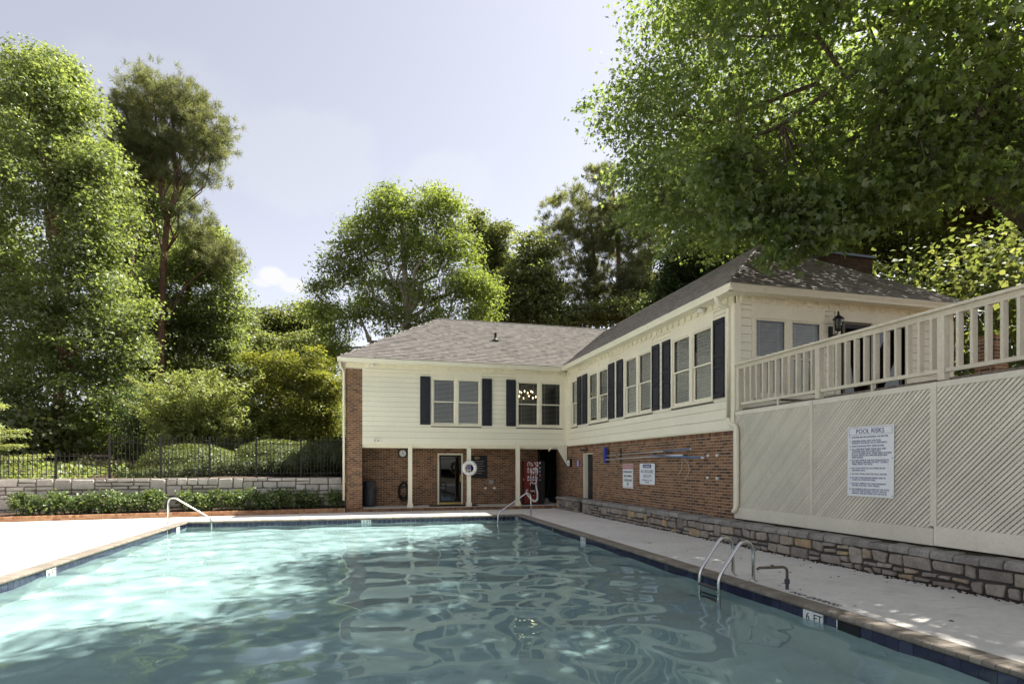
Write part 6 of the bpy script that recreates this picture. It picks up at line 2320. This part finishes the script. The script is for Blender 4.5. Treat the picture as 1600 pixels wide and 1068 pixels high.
low_l = [(7.9, 9.35, 5.95, .62, .5, .42), (8.5, 9.0, 6.25, .6, .5, .4), (7.3, 9.6, 6.7, .7, .5, .5), (9.3, 8.7, 6.7, .8, .5, .4), (8.1, 9.2, 6.7, .9, .6, .5), (6.8, 9.9, 7.5, .6, .6, .5), (10.6, 8.2, 7.0, .9, .6, .35), (11.9, 7.8, 6.9, .9, .6, .35)]
P4, O4, C4 = cluster_points(low_l, 330, 20, .19, .3, .35, 407)
V4, F4 = leaves(P4, .14, 'lobed', .5, .6, O4, .8, 408)
mesh_np('low_sprays', V4, F4, 'maple_leaf', mt)
m2 = (P2[:, 2] > 5.25) & ((P2[:, 2] > 6.2) | (P2[:, 1] < 10.3))
V2, F2 = leaves(P2[m2], .135, 'lobed', .6, .65, O2[m2], .7, 406)
mesh_np('crown', V2, F2, 'maple_leaf', mt)
tr = [(14.8, 8.0, 2.4), (14.4, 8.0, 4.6), (13.7, 8.1, 6.6), (12.9, 8.5, 8.6), (12.3, 9.3, 11), (11.8, 10.5, 13.5)]
mb = MB()
mb.tube(tr, [.34, .29, .24, .2, .15, .09], 10)
mb.tube([(14.6, 8.0, 3.6), (14.9, 9.2, 6.5), (14.8, 11.5, 9.5), (14.2, 13.5, 12)], [.26, .2, .14, .07], 8)
branches(mb, tr[2:], [l for l in far_l + near_l if l[2] > 8.2], np.concatenate([C1, C2, C4, C4]), 409, .24, 420, 6, 1.8)
mb.build('trunk', 'bark', mt, smooth=True)
# second maple beyond the picture, over the near end of the pool: its shade falls on the water
broad_tree('maple_tree', 'maple standing beyond the near end of the deck, shading the pool', 'tree', (13.2, 1.0, 2.6), [(13.2, 1, .2), (12.8, 1.2, 6), (11.8, 2, 10), (11, 3, 13)], .3,
           [(8.6, 4.4, 13, 3.2, 3.2, 2.2), (11.5, 2, 13.5, 3.3, 3.3, 2.6), (9.6, 7.6, 14.2, 2.8, 2.6, 2.2), (6.3, 7.4, 13.4, 2.4, 2.5, 1.7), (5.6, 9.8, 14.4, 1.7, 2.0, 1.4), (9, -1, 12.5, 3, 3, 2.4), (13.5, 5.6, 12.5, 3, 3, 2.6), (5.6, 2.5, 12.6, 2.2, 2.6, 1.8), (14, -2, 12, 3, 3, 2.6), (4.7, 8.3, 13.2, 2.0, 2.2, 1.2), (7.2, 10, 13.6, 2, 2, 1.4), (5.2, 5.2, 13, 2.2, 2.2, 1.4)],
           'simple', 'maple_leaf', .17, 2800, 25, .42, 421, bark='pale_bark')
# woods behind everything: one dark mass
wl_ = [(x + rnd.uniform(-2, 2), 52 + rnd.uniform(-3, 5), 3 + rnd.uniform(0, 3.5), 4.5, 3, 4.2) for x in range(-48, 2, 5)] + [(x + rnd.uniform(-2, 2), 60 + rnd.uniform(-3, 3), 6 + rnd.uniform(0, 2), 4.5, 3, 5) for x in range(2, 48, 5)]
P, O, C = cluster_points(wl_, 3400, 14, 1.0, .5, .6, 501)
V, F_ = leaves(P, .55, 'simple', .6, .7, O, .2, 502)
tag(mesh_np('woods', V, F_, 'cypress_leaf'), kind='stuff')
ul = [(x + rnd.uniform(-1, 1), 37 + rnd.uniform(-2, 5), 2.8 + rnd.uniform(0, 1.2), 2.6, 2, 2.0) for x in np.arange(-24, 0, 2.6)]
P, O, C = cluster_points(ul, 1500, 18, .5, .5, .5, 511)
V, F_ = leaves(P, .26, 'simple', .6, .7, O, .2, 512)
tag(mesh_np('undergrowth', V, F_, 'oak_leaf'), kind='stuff')
rl_ = [(x, y, hz(x, y) + 3.6, 2.2, 2, 1.9) for x, y in [(17, 12), (19.5, 13), (22, 13.5), (25, 15), (28, 16), (16.5, 15.5), (19, 17), (24, 19)]] + [(x, y, hz(x, y) + .8, 2.2, 2, 1.6) for x, y in [(16, 14), (18.5, 15.5), (21, 15), (24, 17), (27, 18), (18, 19), (22, 21), (30, 20), (16, 22), (33, 16), (20, 11), (25, 12)]]
P, O, C = cluster_points(rl_, 2200, 18, .45, .5, .5, 521)
V, F_ = leaves(P, .2, 'simple', .6, .7, O, .2, 522)
tag(mesh_np('bank_undergrowth', V, F_, 'oak_leaf'), kind='stuff')
